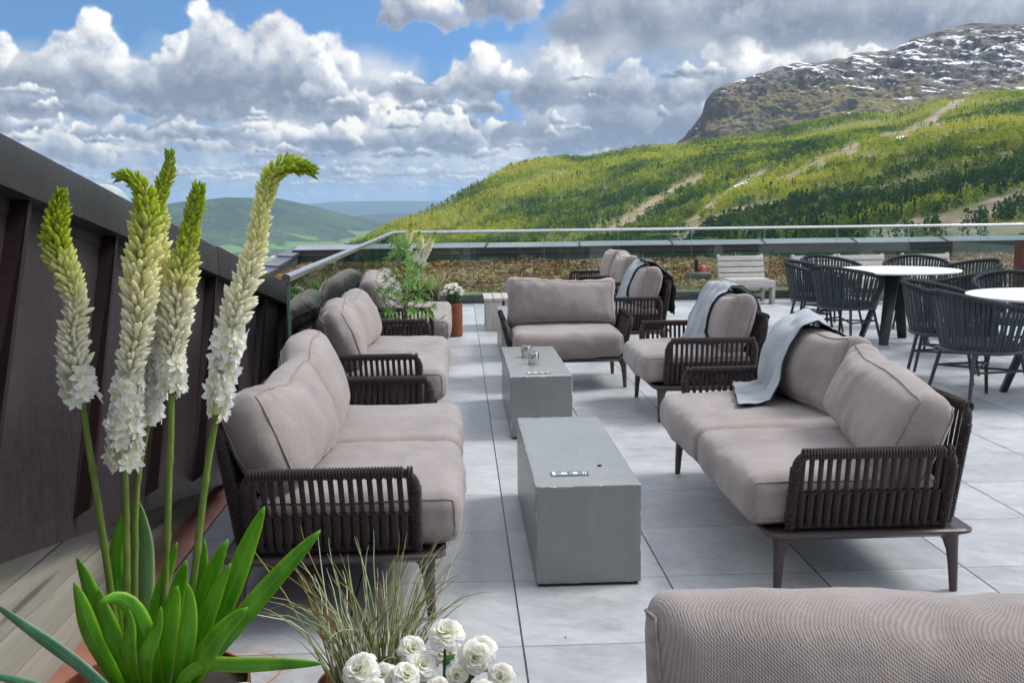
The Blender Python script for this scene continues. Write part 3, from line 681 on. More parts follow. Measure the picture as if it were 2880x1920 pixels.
    col = b.mix(b.m('MULTIPLY', fld, .9), col, (0.15, 0.25, 0.065, 1))
    MT['hill_c'] = fin(m, b, col, .95, 0, b.m('SUBTRACT', n2, vr), .8, 12.0)
    m, b = mat("distant_ridge"); p = wpos(b); n = b.noise(p, .0007, 6, .65)
    MT['hill_d'] = fin(m, b, b.mix(b.lin(n, .35, .65), (0.022, 0.045, 0.038, 1), (0.055, 0.085, 0.062, 1)), .95)
    m, b = mat("valley_fields"); p = wpos(b)
    n = b.noise(p, .0016, 4, .6); v = b.vor(b.vm('MULTIPLY', p, (1.0, .55, 0)), .0042, 'F1', out='Color'); n2 = b.noise(p, .02, 4, .7)
    s = b.sep(v)[0]
    col = b.mix(s, (0.11, 0.22, 0.055, 1), (0.22, 0.31, 0.10, 1)); col = b.mix(b.ss(n2, .50, .6), col, (0.035, 0.075, 0.03, 1)) if False else col
    wd = b.ss(b.m('ADD', n, b.m('MULTIPLY', n2, .25)), .60, .66)
    MT['valley'] = fin(m, b, b.mix(wd, col, (0.025, 0.06, 0.03, 1)), .95)
    m, b = mat("white_shade_cloud"); MT['cloud'] = fin(m, b, (0.9, 0.9, 0.9, 1), 1.0)
HA = {}
def build_land():
    land_materials()
    # valley floor: one sheet out to the horizon
    mb = MB(); n = 72; rings = [0, 300, 1500, 4000, 9000, 16000, 26000]; zs = [-222] * 4 + [-226, -232, -240]
    for k, (R, z) in enumerate(zip(rings, zs)):
        for i in range(n): mb.v.append((R * math.cos(2 * math.pi * i / n), R * math.sin(2 * math.pi * i / n), z))
    mb.f = [(k * n + i, k * n + (i + 1) % n, (k + 1) * n + (i + 1) % n, (k + 1) * n + i) for k in range(len(rings) - 1) for i in range(n)]
    tag(obj('valley_ground', mb, MT['valley']), kind='structure')
    rfA = lambda a: np.interp(a, [-12, -4, 4, 15, 29, 52], [1000, 820, 700, 430, 330, 300]); rrA = lambda a: np.interp(a, [-12, -4, 4, 15, 29, 52], [1150, 1350, 1550, 1650, 1750, 1800])
    V, F, az, r, z = slope_surface(RIDGE_A, -12, 50, 640, 240, lambda a: np.interp(a, [-12, -8, 0, 20, 52], [-9.5, -9, -8.5, -8, -8]), rfA, rrA, 15.0, 260, 1.0, 1)
    e = np.degrees(np.arctan2(V[:, 2] - EYE[2], np.hypot(V[:, 0], V[:, 1]))); a = np.degrees(np.arctan2(V[:, 0], V[:, 1]))
    tag(obj('near_hillside', (V, F), MT['hill_a'], smooth=179, attrs={'track': track_mask(a, e), 'snow': track_mask(a, e, 1.0, SNOWS)}), kind='structure')
    HA.update(az=az, r=r, z=z[:-1], rf=rfA, rr=rrA)
    V, F, *_ = slope_surface(RIDGE_B, 9.3, 50, 700, 260, lambda a: np.interp(a, [9, 12, 20, 29, 52], [1.4, 2.2, 3.2, 4.0, 3.0]), lambda a: 0 * a + 1850, lambda a: np.interp(a, [9, 14, 20, 22, 26, 52], [2000, 2080, 2250, 2380, 2640, 2700]), 22.0, 260, .85, 4, crag=24.0)
    tag(obj('snow_mountain', (V, F), MT['hill_b'], smooth=179), kind='structure')
    V, F, *_ = slope_surface(RIDGE_C, -34, 2, 420, 150, lambda a: -np.degrees(np.arctan(226.0 / np.interp(a, [-34, -14, -4, 2], [5000, 5100, 5900, 6400]))), lambda a: np.interp(a, [-34, -14, -4, 2], [5000, 5100, 5900, 6400]), lambda a: np.interp(a, [-34, -12, 2], [6800, 7000, 9300]), 55.0, 900, 1.25, 2)
    tag(obj('far_wooded_hill', (V, F), MT['hill_c'], smooth=179), kind='structure')
    V, F, *_ = slope_surface(RIDGE_E, -12, 3, 160, 30, lambda a: 0 * a - 1.25, lambda a: 0 * a + 10500, lambda a: 0 * a + 12500, 40, 1500, 1.0, 6)
    tag(obj('middle_blue_ridge', (V, F), MT['hill_d'], smooth=179), kind='structure')
    V, F, *_ = slope_surface(RIDGE_D, -16, 8, 160, 30, lambda a: 0 * a - .66, lambda a: 0 * a + 20000, lambda a: 0 * a + 24000, 60, 3000, 1.0, 7)
    tag(obj('distant_blue_ridge', (V, F), MT['hill_d'], smooth=179), kind='structure')
    build_forest(); build_pylons(); build_village()
def hill_z(az, r):
    """height of the near hillside at bearing az (deg) and distance r"""
    A = HA['az']; i = np.clip((np.asarray(az) - A[0]) / (A[1] - A[0]), 0, len(A) - 1.001); i0 = i.astype(int); fi = i - i0
    rf, rr = HA['rf'](az), HA['rr'](az); nt = HA['z'].shape[0]
    t = np.clip((r - rf) / (rr - rf), 0, 1) * (nt - 1.001); t0 = t.astype(int); ft = t - t0; Z = HA['z']
    return (Z[t0, i0] * (1 - fi) + Z[t0, i0 + 1] * fi) * (1 - ft) + (Z[t0 + 1, i0] * (1 - fi) + Z[t0 + 1, i0 + 1] * fi) * ft
def build_forest():
    rs = np.random.RandomState(3); N = 92000
    az = rs.uniform(-9.5, 36, N); rf, rr = HA['rf'](az), HA['rr'](az)
    u = rs.rand(N); r = np.sqrt(rf ** 2 + u * (rr ** 2 - rf ** 2))
    z = hill_z(az, r); el = np.degrees(np.arctan((z - EYE[2]) / r))
    x, y = r * np.sin(np.radians(az)), r * np.cos(np.radians(az))
    dens = .62 + 1.05 * fb2(x / 110, y / 110, 4, .6, 5)
    dens = dens * (1 - np.clip(track_mask(az, el, 1.05) * 1.6, 0, 1)) * (1 - np.clip(track_mask(az, el, 1.3, SNOWS) * 2, 0, 1))
    # thinner towards the open fell at the top right
    dens = dens * np.clip(1.15 - np.clip((el - 2.2) / 3.5, 0, 1) * np.clip((az - 17) / 6, 0, 1) * .75, .1, 1)
    keep = (rs.rand(N) < np.clip(dens, 0.03, 1)) & (el > -3.6)
    az, r, z, x, y, el = (q[keep] for q in (az, r, z, x, y, el))
    n = len(x)
    shade_edge = interp([(8, -2.1), (13, -1.35), (15.8, 0), (19.9, .42), (23, 1.25), (25, 2.05), (29.2, 2.6), (40, 3.2)], az) + .35 * fb2(az * 1.1, el * 2, 3, .5, 3)  # upper edge of the cloud shadow that is painted into the trees
    kind = fb2(x / 90, y / 90, 3, .5, 7) + .28 * rs.randn(n) + .42 * np.clip((shade_edge - el) / .35, 0, 1)  # extra spruces below that edge deepen the painted shadow
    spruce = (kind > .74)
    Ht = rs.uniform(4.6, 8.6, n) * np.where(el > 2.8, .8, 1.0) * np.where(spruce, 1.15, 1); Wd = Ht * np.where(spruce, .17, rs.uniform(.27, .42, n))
    base = np.where(spruce, rs.uniform(.0, .20, n), np.clip(.60 + .10 * rs.randn(n) + .85 * fb2(x / 95, y / 95, 5, .65, 2) - .33 * np.clip((shade_edge - el) / .35, 0, 1), .16, 1))  # tint lowered below the edge to imitate cloud shade
    VV, FF, TT = [], [], []; off = 0
    for lo, hi, k in ((0, 800, 34), (800, 1150, 22), (1150, 9e9, 14)):
        s = np.where((r >= lo) & (r < hi))[0]
        if len(s) == 0: continue
        m = len(s)
        # leaf clumps: k randomly turned four-sided flakes through the volume of each crown
        hgt = rs.rand(m, k) ** .85; sp = spruce[s][:, None]
        prof = np.where(sp, (1.02 - hgt), np.sqrt(np.clip(1 - (2 * hgt - .92) ** 2 * .95, .04, 1)))
        ang = rs.uniform(0, 6.283, (m, k)); rad_ = prof * np.sqrt(rs.rand(m, k)) * Wd[s][:, None]
        c = np.stack([x[s][:, None] + rad_ * np.cos(ang), y[s][:, None] + rad_ * np.sin(ang), z[s][:, None] + (.10 + .90 * hgt) * Ht[s][:, None]], -1)
        sz = (np.where(sp, .17, .19) * (22 / k) ** .35 * rs.uniform(.6, 1.35, (m, k)) * Ht[s][:, None])[..., None]
        a1 = rs.randn(m, k, 3); a1 /= np.linalg.norm(a1, axis=-1, keepdims=True)
        a2 = np.cross(a1, rs.randn(m, k, 3)); a2 /= np.linalg.norm(a2, axis=-1, keepdims=True)
        a1 = a1 * np.array([1, 1, 1.25])
        q = np.stack([c + a1 * sz * .62, c + a2 * sz * .45, c - a1 * sz * .55, c - a2 * sz * .5], 2).reshape(-1, 3)
        VV.append(q); FF.append(off + np.arange(len(q)).reshape(-1, 4)); off += len(q)
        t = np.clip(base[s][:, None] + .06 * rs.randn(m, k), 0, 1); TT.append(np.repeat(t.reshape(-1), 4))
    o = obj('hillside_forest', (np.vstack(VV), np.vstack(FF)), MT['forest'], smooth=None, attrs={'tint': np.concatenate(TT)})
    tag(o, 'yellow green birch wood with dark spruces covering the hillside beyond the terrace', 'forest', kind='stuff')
    print('forest trees', n, 'faces', off // 4)
PYLONS = [((23.56, 3.8), 'uppermost grey lift tower beside the pale track below the snow'), ((21.17, 2.77), 'grey lift tower with cross arm at the head of the middle bare track'), ((27.19, 2.29), 'tall grey lift tower above the dark wood near the right edge'),
          ((15.71, .02), 'grey lift tower among trees right of the snow strip on the slope'), ((21.98, .4), 'grey lift tower standing on pale rocks inside the dark wood'), ((18.06, -1.3), 'grey lift tower just above the handrail beside pale rocks'),
          ((26.19, 4.62), 'small grey pole at the top end of the upper tan track'), ((19.0, 1.24), 'thin pale pole on the bare patch left of the middle track'), ((27.54, -1.01), 'leaning white pole on the wide tan track at lower right'), ((11.11, -2.28), 'grey lift tower seen through the glass below the handrail')]
def build_pylons():
    for (a, e), lab in PYLONS:
        rr = np.linspace(float(HA['rf'](a)), float(HA['rr'](a)), 400); zz = hill_z(np.full(400, a), rr)
        ee = np.degrees(np.arctan((zz - EYE[2]) / rr)); k = int(np.argmax(ee > e - .22)); r, z = float(rr[k]), float(zz[k])
        small = 'pole' in lab; h = .0078 * r * (.72 if small else 1.0) + 1.0
        t = thing('ski_lift_tower' if not small else 'slope_pole', lab, 'lift tower' if not small else 'pole', (r * math.sin(rad(a)), r * math.cos(rad(a)), z - .3), -rad(a) + .5, None if small else 'ski lift towers on the hillside')
        lean = .35 if 'leaning' in lab else .08
        mb = MB(); mb.tube([(0, 0, 0), (-lean * h * .5, 0, h * .55), (-lean * h, 0, h)], [.32, .26, .2], 6); obj('mast', mb, MT['pylon'], t)
        if not small:
            mb = MB(); mb.box((-lean * h, 0, h), (4.4, .4, .4)); mb.box((-lean * h - 2, 0, h - .35), (.9, .3, .5)); mb.box((-lean * h + 2, 0, h - .35), (.9, .3, .5)); obj('crossarm', mb, MT['pylon'], t)
def build_village():
    rs = random.Random(4)
    words = ['white gabled house', 'pale grey barn', 'cream farmhouse', 'small white shed', 'long white barn', 'white cottage']
    first = None
    for k in range(13):
        a = -10.35 + k * .075 + rs.uniform(-.04, .04) + (.08 if k > 6 else 0); e = -2.66 + .010 * k + rs.uniform(-.05, .03)
        r = 219 / math.tan(rad(-e)); x, y = r * math.sin(rad(a)), r * math.cos(rad(a))
        if first is None:
            first = thing('valley_house', 'one of the tiny pale houses clustered on the green valley floor', 'house', (x, y, -222), rs.uniform(0, 3), 'village houses on the valley floor')
            mb = MB(); mb.box((0, 0, 3), (15, 9, 6)); obj('wall', mb, MT['housewall'], first)
            mb = MB(); mb.add([(-8, -5.2, 5.7), (8, -5.2, 5.7), (8, 5.2, 5.7), (-8, 5.2, 5.7), (-8, 0, 9.5), (8, 0, 9.5)], [(0, 1, 5, 4), (2, 3, 4, 5), (0, 4, 3), (1, 2, 5), (0, 3, 2, 1)]); obj('roof', mb, MT['houseroof'], first)
        else:
            c = copy_tree(first); c.location = (x, y, -222); c.rotation_euler = (0, 0, rs.uniform(0, 3)); s = rs.uniform(.9, 1.6); c.scale = (s, s, s)
def build_haze():
    m = bpy.data.materials.new("mountain_air"); m.use_nodes = True; b = NB(m.node_tree)
    v = b.n('ShaderNodeVolumePrincipled', {'Color': (0.50, 0.74, 1.0, 1), 'Density': HAZE, 'Anisotropy': 0.25})
    o = b.n('ShaderNodeOutputMaterial'); b.t.links.new(v.outputs[0], o.inputs['Volume'])
    mb = MB(); mb.box((0, 2500, 88), (56000, 62000, 680)); x = obj('haze', mb, m, smooth=None)
    tag(x, 'thin bluish mountain air over the valley and far hills', 'haze', kind='stuff')
HAZE = 4.6e-5
# ---------------------------------------------------------------- cushions
def soft_box(sx, sy, sz, r, n=14, seed=0, crown=(0, 0, 0), wr=0.004, lump=0.006, pinch=0.0, fold=(1, 0, 0), sag=0.0, wave=0.0, squash=1.0):
    """rounded, slightly over-filled cushion. Returns MB plus the seam loop used for its piping"""
    h = Vector((sx / 2, sy / 2, sz / 2)); N = [max(4, int(n * d / max(sx, sy, sz)) if d > .12 * max(sx, sy, sz) else 5) for d in (sx, sy, sz)]
    N = [max(6, q) for q in N]; idx = {}; mb = MB(); rn = random.Random(seed); off = Vector((rn.uniform(0, 50), rn.uniform(0, 50), rn.uniform(0, 50)))
    fo = Vector(fold)
    def par(k, n_): t = k / n_ * 2 - 1; return math.copysign(1 - (1 - abs(t)) ** 1.25, t)
    def deform(p, nrm):
        ux, uy, uz = p.x / h.x, p.y / h.y, p.z / h.z
        q = p.copy()
        q.x += crown[0] * math.copysign(1, p.x) * max(0, 1 - uy * uy) ** .8 * max(0, 1 - uz * uz) ** .8 * abs(ux) ** 2
        q.y += crown[1] * math.copysign(1, p.y) * max(0, 1 - ux * ux) ** .8 * max(0, 1 - uz * uz) ** .8 * abs(uy) ** 2
        q.z += crown[2] * math.copysign(1, p.z) * max(0, 1 - ux * ux) ** .8 * max(0, 1 - uy * uy) ** .8 * abs(uz) ** 2
        if pinch:                       # corners drawn out a little, sides drawn in
            c = (abs(ux) ** 6) * (abs(uz) ** 6)
            q.x += math.copysign(pinch * c, p.x); q.z += math.copysign(pinch * c, p.z)
            q.x -= math.copysign(pinch * .5, p.x) * abs(ux) ** 4 * (1 - uz * uz); q.z -= math.copysign(pinch * .5, p.z) * abs(uz) ** 4 * (1 - ux * ux)
        if sag: q.z -= sag * (1 - ux * ux) * (.5 + .5 * uz)
        if wave: q.z += wave * (.5 + .5 * uz) ** 2 * (math.sin(ux * 2.3 + off.x) + .5 * math.sin(ux * 5.1 + off.y))
        s = p + off
        f1 = mnoise.noise(s * 3.1) * lump
        g = s.copy(); al = g.dot(fo); g -= fo * al * .75                  # folds run along 'fold'
        rid = 1 - abs(mnoise.noise(g * 9.0 + Vector((0, 0, 3)))) * 2
        rid2 = 1 - abs(mnoise.noise(g * 21.0)) * 2
        msk = max(0, mnoise.noise(s * 2.3 + Vector((9, 0, 0))) + .25)
        q += nrm * (f1 + wr * msk * (1.3 * rid + .6 * rid2) + mnoise.noise(s * 14) * wr * .35)
        return q
    for ax in range(3):
        b_, c_ = [(1, 2), (2, 0), (0, 1)][ax]
        for sg in (-1, 1):
            ids = []
            for j in range(N[c_] + 1):
                row = []
                for i in range(N[b_] + 1):
                    u = [0, 0, 0]; u[ax] = sg; u[b_] = par(i, N[b_]); u[c_] = par(j, N[c_])
                    key = tuple(round(q, 5) for q in u)
                    if key not in idx:
                        p = Vector((u[0] * h.x, u[1] * h.y, u[2] * h.z)); inn = Vector([max(-h[k] + r, min(h[k] - r, p[k])) for k in range(3)])
                        d = p - inn; nrm = d.normalized() if d.length > 1e-9 else Vector([sg if k == ax else 0 for k in range(3)])
                        idx[key] = len(mb.v); mb.v.append(tuple(deform(inn + nrm * r, nrm)))
                    row.append(idx[key])
                ids.append(row)
            for j in range(N[c_]):
                for i in range(N[b_]):
                    q = (ids[j][i], ids[j][i + 1], ids[j + 1][i + 1], ids[j + 1][i])
                    mb.f.append(q if sg > 0 else q[::-1])
    def seam(ax, sg, inset):
        """points round the face 'ax' at its rounded edge"""
        b_, c_ = [(1, 2), (2, 0), (0, 1)][ax]; out = []; K = 22
        for k in range(4 * K):
            t = (k % K) / K * 2 - 1; sd = k // K; u = [0, 0, 0]; u[ax] = sg
            u[b_], u[c_] = [(t, -1), (1, t), (-t, 1), (-1, -t)][sd]
            p = Vector((u[0] * h.x, u[1] * h.y, u[2] * h.z)); inn = Vector([max(-h[k2] + r, min(h[k2] - r, p[k2])) for k2 in range(3)])
            d = p - inn; w = Vector((0, 0, 0)); w[ax] = sg; nrm = d.normalized()
            nrm = (nrm * 1.0 + w * inset).normalized()
            out.append(deform(inn + nrm * r, nrm) + nrm * .0015 + Vector([mnoise.noise(p * 9 + off) * .003] * 3))
        return out
    return mb, seam
def xf(mb, M):
    mb.v = [tuple(M @ Vector(p)) for p in mb.v]; return mb
def cushion_obj(name, parent, size, r, M, seed, seams, mat_=None, n=30, **kw):
    mb, seam = soft_box(*size, r, n=n, seed=seed, **kw); loops = [seam(*s) for s in seams]
    o = obj(name, xf(mb, M), mat_ or MT['fabric'], parent, smooth=179)
    if loops:
        for lp in loops:
            pm = MB(); pm.tube([M @ p for p in lp], .0036, 6, closed=True); obj('piping', pm, MT['piping'], o, smooth=179)
    return o
def arc(c, r, a0, a1, n, ax):
    """points of an arc in the plane of axes ax (pair of unit vectors)"""
    return [Vector(c) + ax[0] * (r * math.cos(a0 + (a1 - a0) * k / n)) + ax[1] * (r * math.sin(a0 + (a1 - a0) * k / n)) for k in range(n + 1)]
# ---------------------------------------------------------------- rope lounge seat, 1 or 2 places; faces +x, length along y
LC = {}
def strap(mb, p0, p1, w, th, side, out, bow=0.0, n=4):
    """flat rope band from p0 to p1; side: direction of its width, out: direction of its thickness"""
    pts = []
    for k in range(n + 1):
        t = k / n; pts.append(p0.lerp(p1, t) + out * (bow * math.sin(math.pi * t)))
    o = len(mb.v)
    for p in pts:
        for a, c in ((-1, -.35), (-.62, -1), (.62, -1), (1, -.35), (1, .35), (.62, 1), (-.62, 1), (-1, .35)):
            mb.v.append(tuple(p + side * (a * w / 2) + out * (c * th / 2)))
    for k in range(n):
        for i in range(8):
            j = (i + 1) % 8; mb.f.append((o + k * 8 + i, o + k * 8 + j, o + k * 8 + 8 + j, o + k * 8 + 8 + i))
def rope_panel(frame, weave, A, B, up, N, two=True, rn=None, mid=.47, R=.017):
    """A to B along the bottom, 'up' vector to the top: rounded tube loop, mid rod and woven bands"""
    rn = rn or random.Random(1); ex = (B - A); L = ex.length; ex.normalize(); H = up.length; ez = up.normalized(); out = ex.cross(ez).normalized()
    rc = min(.055, H * .2)
    def P(x, z): return A + ex * x + ez * z
    pts = [P(0, 0), P(0, H * .5)] + arc(P(rc, H - rc), rc, math.pi, math.pi / 2, 5, (ex, ez)) + [P(L * .33, H), P(L * .66, H)] + arc(P(L - rc, H - rc), rc, math.pi / 2, 0, 5, (ex, ez)) + [P(L, H * .5), P(L, 0)]
    frame.tube(pts, R, 8); frame.tube([P(0, .012), P(L, .012)], R * .8, 6)
    zm = H * mid; frame.tube([P(0, zm), P(L, zm)], .006, 5)
    # cord wound round the tube: slightly raised turns
    st = .0
    for k in range(N):
        x = (k + .7) * L / (N + .4); wdt = L / N * .56
        j = rn.uniform(-.0022, .0022)
        a = P(x + j, H - R * .6); c = P(x + L / N * .16 + j, zm)
        strap(weave, a + out * .003, c + out * .003, wdt, .010, ex, out)
        x2 = x + L / N * .34
        if x2 < L - .012: strap(weave, P(x2 + j, zm + .014) + out * .011, P(x2 + j, .014) + out * .012, wdt, .010, ex, out)
        strap(weave, P(x + j, zm + .008) - out * .010, P(x + j, .014) - out * .008, wdt, .009, ex, out)
        # wraps over top tube and mid rod
        t = P(x, H)
        ring = arc(t, R + .0012, 0, 2 * math.pi, 10, (out, ez))[:-1]
        weave.tube(ring, .0048, 5, closed=True, flat=None)
        ring = arc(t + ex * (L / N * .33), R + .0012, 0, 2 * math.pi, 10, (out, ez))[:-1]; weave.tube(ring, .0048, 5, closed=True)
        ring = arc(t + ex * (L / N * .66), R + .0012, 0, 2 * math.pi, 10, (out, ez))[:-1]
        if x + L / N * .66 < L - rc: weave.tube(ring, .0048, 5, closed=True)
    for zz in np.arange(.03, H - rc, .0105):
        for x in (0, L): weave.tube(arc(P(x, zz), R + .0012, 0, 2 * math.pi, 8, (out, ex))[:-1], .0046, 4, closed=True)
def lounge_frame(W):
    if W in LC: return LC[W]
    D = .78; parts = {}
    fr = MB(); z0 = .232
    # tray with rounded corners and a thin lip
    def rrect(hx, hy, rc, n=6):
        o = []
        for sx, sy, a in ((1, 1, 0), (-1, 1, 90), (-1, -1, 180), (1, -1, 270)):
            for k in range(n + 1):
                t = rad(a + 90 * k / n); o.append((sx * (hx - rc) + rc * math.cos(t), sy * (hy - rc) + rc * math.sin(t)))
        return o
    def ring(hx, hy, z, rc=.05): return [(x, y, z) for x, y in rrect(hx, hy, rc)]
    rings = [ring(D / 2 - .09, W / 2 - .09, z0 - .030), ring(D / 2 - .03, W / 2 - .03, z0 - .014), ring(D / 2, W / 2, z0 + .004), ring(D / 2 + .001, W / 2 + .001, z0 + .014), ring(D / 2 - .008, W / 2 - .008, z0 + .020), ring(D / 2 - .03, W / 2 - .03, z0 + .012)]
    m = len(rings[0])
    for q in rings: fr.v += q
    for k in range(len(rings) - 1):
        for i in range(m): fr.f.append((k * m + i, k * m + (i + 1) % m, (k + 1) * m + (i + 1) % m, (k + 1) * m + i))
    fr.f.append(tuple(range(m))[::-1]); fr.f.append(tuple((len(rings) - 1) * m + i for i in range(m)))
    parts['frame'] = mesh_from('frame', fr, MT['frame'], smooth=40)
    legs = []
    for sx in (1, -1):
        for sy in (1, -1):
            lg = MB(); x, y = sx * (D / 2 - .062), sy * (W / 2 - .058)
            lg.tube([(x - sx * .012, y - sy * .012, z0 - .006), (x - sx * .006, y - sy * .006, z0 - .03), (x, y, z0 - .075), (x + sx * .004, y + sy * .004, .10), (x + sx * .008, y + sy * .008, 0)], [.046, .030, .0215, .0185, .0145], 10)
            legs.append(mesh_from('leg', lg, MT['frame'], smooth=50))
    parts['legs'] = legs
    arms = []
    for s in (1, -1):
        f, wv = MB(), MB(); yb, yt = s * (W / 2 - .062), s * (W / 2 + .012)
        up = Vector((0, yt - yb, .300))
        A, B = Vector((.292, yb, .252)), Vector((-.288, yb, .252))
        if s < 0: A, B = B, A
        rope_panel(f, wv, A, B, up, 17, rn=random.Random(3 + s))
        arms.append((mesh_from('armrest', f, MT['rope'], smooth=60), mesh_from('rope_weave', wv, MT['rope'], smooth=60)))
    parts['arms'] = arms
    f, wv = MB(), MB(); rope_panel(f, wv, Vector((-.325, -(W / 2 - .10), .252)), Vector((-.325, W / 2 - .10, .252)), Vector((-.068, 0, .435)), int(17 * (W - .2) / .58), mid=.5)
    parts['back'] = (mesh_from('backrest', f, MT['rope'], smooth=60), mesh_from('rope_weave', wv, MT['rope'], smooth=60))
    LC[W] = parts; return parts
def lounge(name, label, cat, loc, rz, W, seats, seed, group, back=None, lean=20, arms=True):
    P = lounge_frame(W); t = thing(name, label, cat, loc, rz, group)
    obj('frame', P['frame'], None, t)
    for l in P['legs']: obj('leg', l, None, t)
    for a, w in P['arms']: obj('rope_weave', w, None, obj('armrest', a, None, t))
    obj('rope_weave', P['back'][1], None, obj('backrest', P['back'][0], None, t))
    sw = (W - .135) / seats; rn = random.Random(seed); bc = []
    for k in range(seats):
        y = -(W - .135) / 2 + sw * (k + .5)
        M = Matrix.Translation((.080, y, .354))
        cushion_obj('seat_cushion', t, (.73, sw - .004, .190), .062, M, seed * 7 + k, [(1, 1, .25), (1, -1, .25)], crown=(.010, .004, .016), wr=.0085, lump=.009, fold=(.3, .95, 0), n=52)
        b = dict(dy=0, w=sw - .01, h=.385, tz=0, lean=lean, dx=0, twist=0, roll=0, sag=.012, wave=.012, th=.160, pinch=.0, r=.070, seams=[(1, -1, .12), (1, 1, .12)], cloth=None)
        if back and k < len(back) and back[k]: b.update(back[k])
        M = Matrix.Translation((-.155 + b['dx'], y + b['dy'], .445)) @ Matrix.Rotation(rad(b['twist']), 4, 'Z') @ Matrix.Rotation(rad(-b['lean']), 4, 'Y') @ Matrix.Rotation(rad(b['roll']), 4, 'X') @ Matrix.Translation((0, 0, b['h'] / 2 + b['tz'])) @ Matrix.Rotation(rad(90), 4, 'Z')
        bc.append(cushion_obj('back_cushion', t, (b['w'], b['th'], b['h']), b['r'], M, seed * 11 + k + 5, b['seams'], b['cloth'], crown=(.014, .058, .014), wr=.0125, lump=.017, pinch=b['pinch'], fold=(.35, 0, .94), sag=b['sag'], wave=b['wave'], n=52))
    return t, bc
# ---------------------------------------------------------------- rope dining chair, faces +x
def dining_chair_meshes():
    if 'dc' in LC: return LC['dc']
    def plan(phi, a, b_, x0):         # phi from the middle of the back, +-150 deg
        return Vector((x0 - a * math.cos(phi), b_ * math.sin(phi), 0))
    def rimz(phi):
        t = min(1, abs(phi) / rad(138)); return .800 - .165 * (t ** 1.5)
    K = 46; ph = [rad(-138 + 276 * k / K) for k in range(K + 1)]
    top = [plan(p, .334, .350, .03) + Vector((0, 0, rimz(p))) for p in ph]
    bot = [plan(p, .262, .270, .03) + Vector((0, 0, .388)) for p in ph]
    rim, wv = MB(), MB(); rim.tube(top, .0165, 8)
    low = MB(); low.tube([plan(rad(360 * k / 40), .266, .274, .03) + Vector((0, 0, .385)) for k in range(40)], .014, 8, closed=True)
    for k in range(K * 3):
        f = k / 3; i = min(K - 1, int(f)); p = top[i].lerp(top[i + 1], f - i); d = (top[i + 1] - top[i]).normalized(); nrm = d.cross(Vector((0, 0, 1))).normalized()
        wv.tube(arc(p, .0185, 0, 2 * math.pi, 7, (nrm, Vector((0, 0, 1))))[:-1], .0042, 4, closed=True)
    rn = random.Random(8)
    for k in range(K + 1):
        d = (top[min(K, k + 1)] - top[max(0, k - 1)]).normalized(); nrm = d.cross(Vector((0, 0, 1))).normalized()
        j = d * rn.uniform(-.003, .003)
        strap(wv, top[k] + j, bot[k] + j, .0225, .011, d, nrm, bow=.006 * (1 if k % 2 else -1), n=5)
    seat = MB(); seat.lathe([(.02, .382), (.238, .382), (.255, .395), (.255, .425), (.238, .440), (.10, .446), (.0, .447)], 32, (.03, 0, 0), cap=False)
    legs = []
    for sx in (1, -1):
        for sy in (1, -1):
            l = MB(); l.tube([(.03 + sx * .182, sy * .190, .386), (.03 + sx * .252, sy * .256, 0)], [.0150, .0125], 8); legs.append(mesh_from('leg', l, MT['chair_metal'], smooth=50))
    st = MB()
    q = lambda sx, sy: Vector((.03 + sx * .207, sy * .214, .245))
    st.tube([q(1, 1), q(-1, -1)], .0085, 6); st.tube([q(1, -1), q(-1, 1)], .0085, 6); st.tube([q(1, 1), q(-1, 1)], .0085, 6); st.tube([q(1, -1), q(-1, -1)], .0085, 6)
    LC['dc'] = (mesh_from('back_rim', rim, MT['rope_dark'], smooth=60), mesh_from('rope_weave', wv, MT['rope_dark'], smooth=60), mesh_from('seat_ring', low, MT['chair_metal'], smooth=60), mesh_from('seat_pad', seat, MT['rope_dark'], smooth=50), legs, mesh_from('stretcher', st, MT['chair_metal'], smooth=60))
    return LC['dc']
def dining_chair(label, loc, deg):
    r, w, s, p, l, st = dining_chair_meshes(); t = thing('rope_dining_chair', label, 'chair', loc + (0,), rad(deg), 'charcoal rope chairs round the white tables')
    obj('rope_weave', w, None, obj('back_rim', r, None, t)); obj('seat_ring', s, None, t); obj('seat_pad', p, None, t)
    for x in l: obj('leg', x, None, t)
    obj('stretcher', st, None, t); return t
def round_table(label, loc, deg):
    t = thing('round_table', label, 'table', loc + (0,), rad(deg), 'round white dining tables')
    mb = MB(); mb.lathe([(.0, .722), (.60, .722), (.628, .731), (.630, .740), (.627, .7432), (.0, .7435)], 72, cap=False); obj('tabletop', mb, MT['tabletop'], t, smooth=40)
    hub = MB(); hub.lathe([(.17, .700), (.17, .721)], 24); hub.lathe([(.09, .62), (.10, .700)], 12); obj('hub', hub, MT['black_metal'], t, smooth=40)
    for k in range(4):
        a = rad(45 + 90 * k); ca, sa = math.cos(a), math.sin(a); tx = Vector((-sa, ca, 0)); ra = Vector((ca, sa, 0)); l = MB()
        p8 = []
        for rr_, z, w, d in ((.335, 0, .088, .045), (.085, .700, .135, .05)):
            c = ra * rr_ + Vector((0, 0, z)); p8 += [c - tx * w / 2 - ra * d / 2, c + tx * w / 2 - ra * d / 2, c + tx * w / 2 + ra * d / 2, c - tx * w / 2 + ra * d / 2]
        l.hexa(p8); obj('leg', l, MT['black_metal'], t, bevel=.004)
    mb = MB(); mb.lathe([(.0, .7440), (.075, .7440), (.074, .7455), (.0, .7457)], 28, cap=False); obj('parasol_cap', mb, MT['tabletop'], t, smooth=50)
    return t
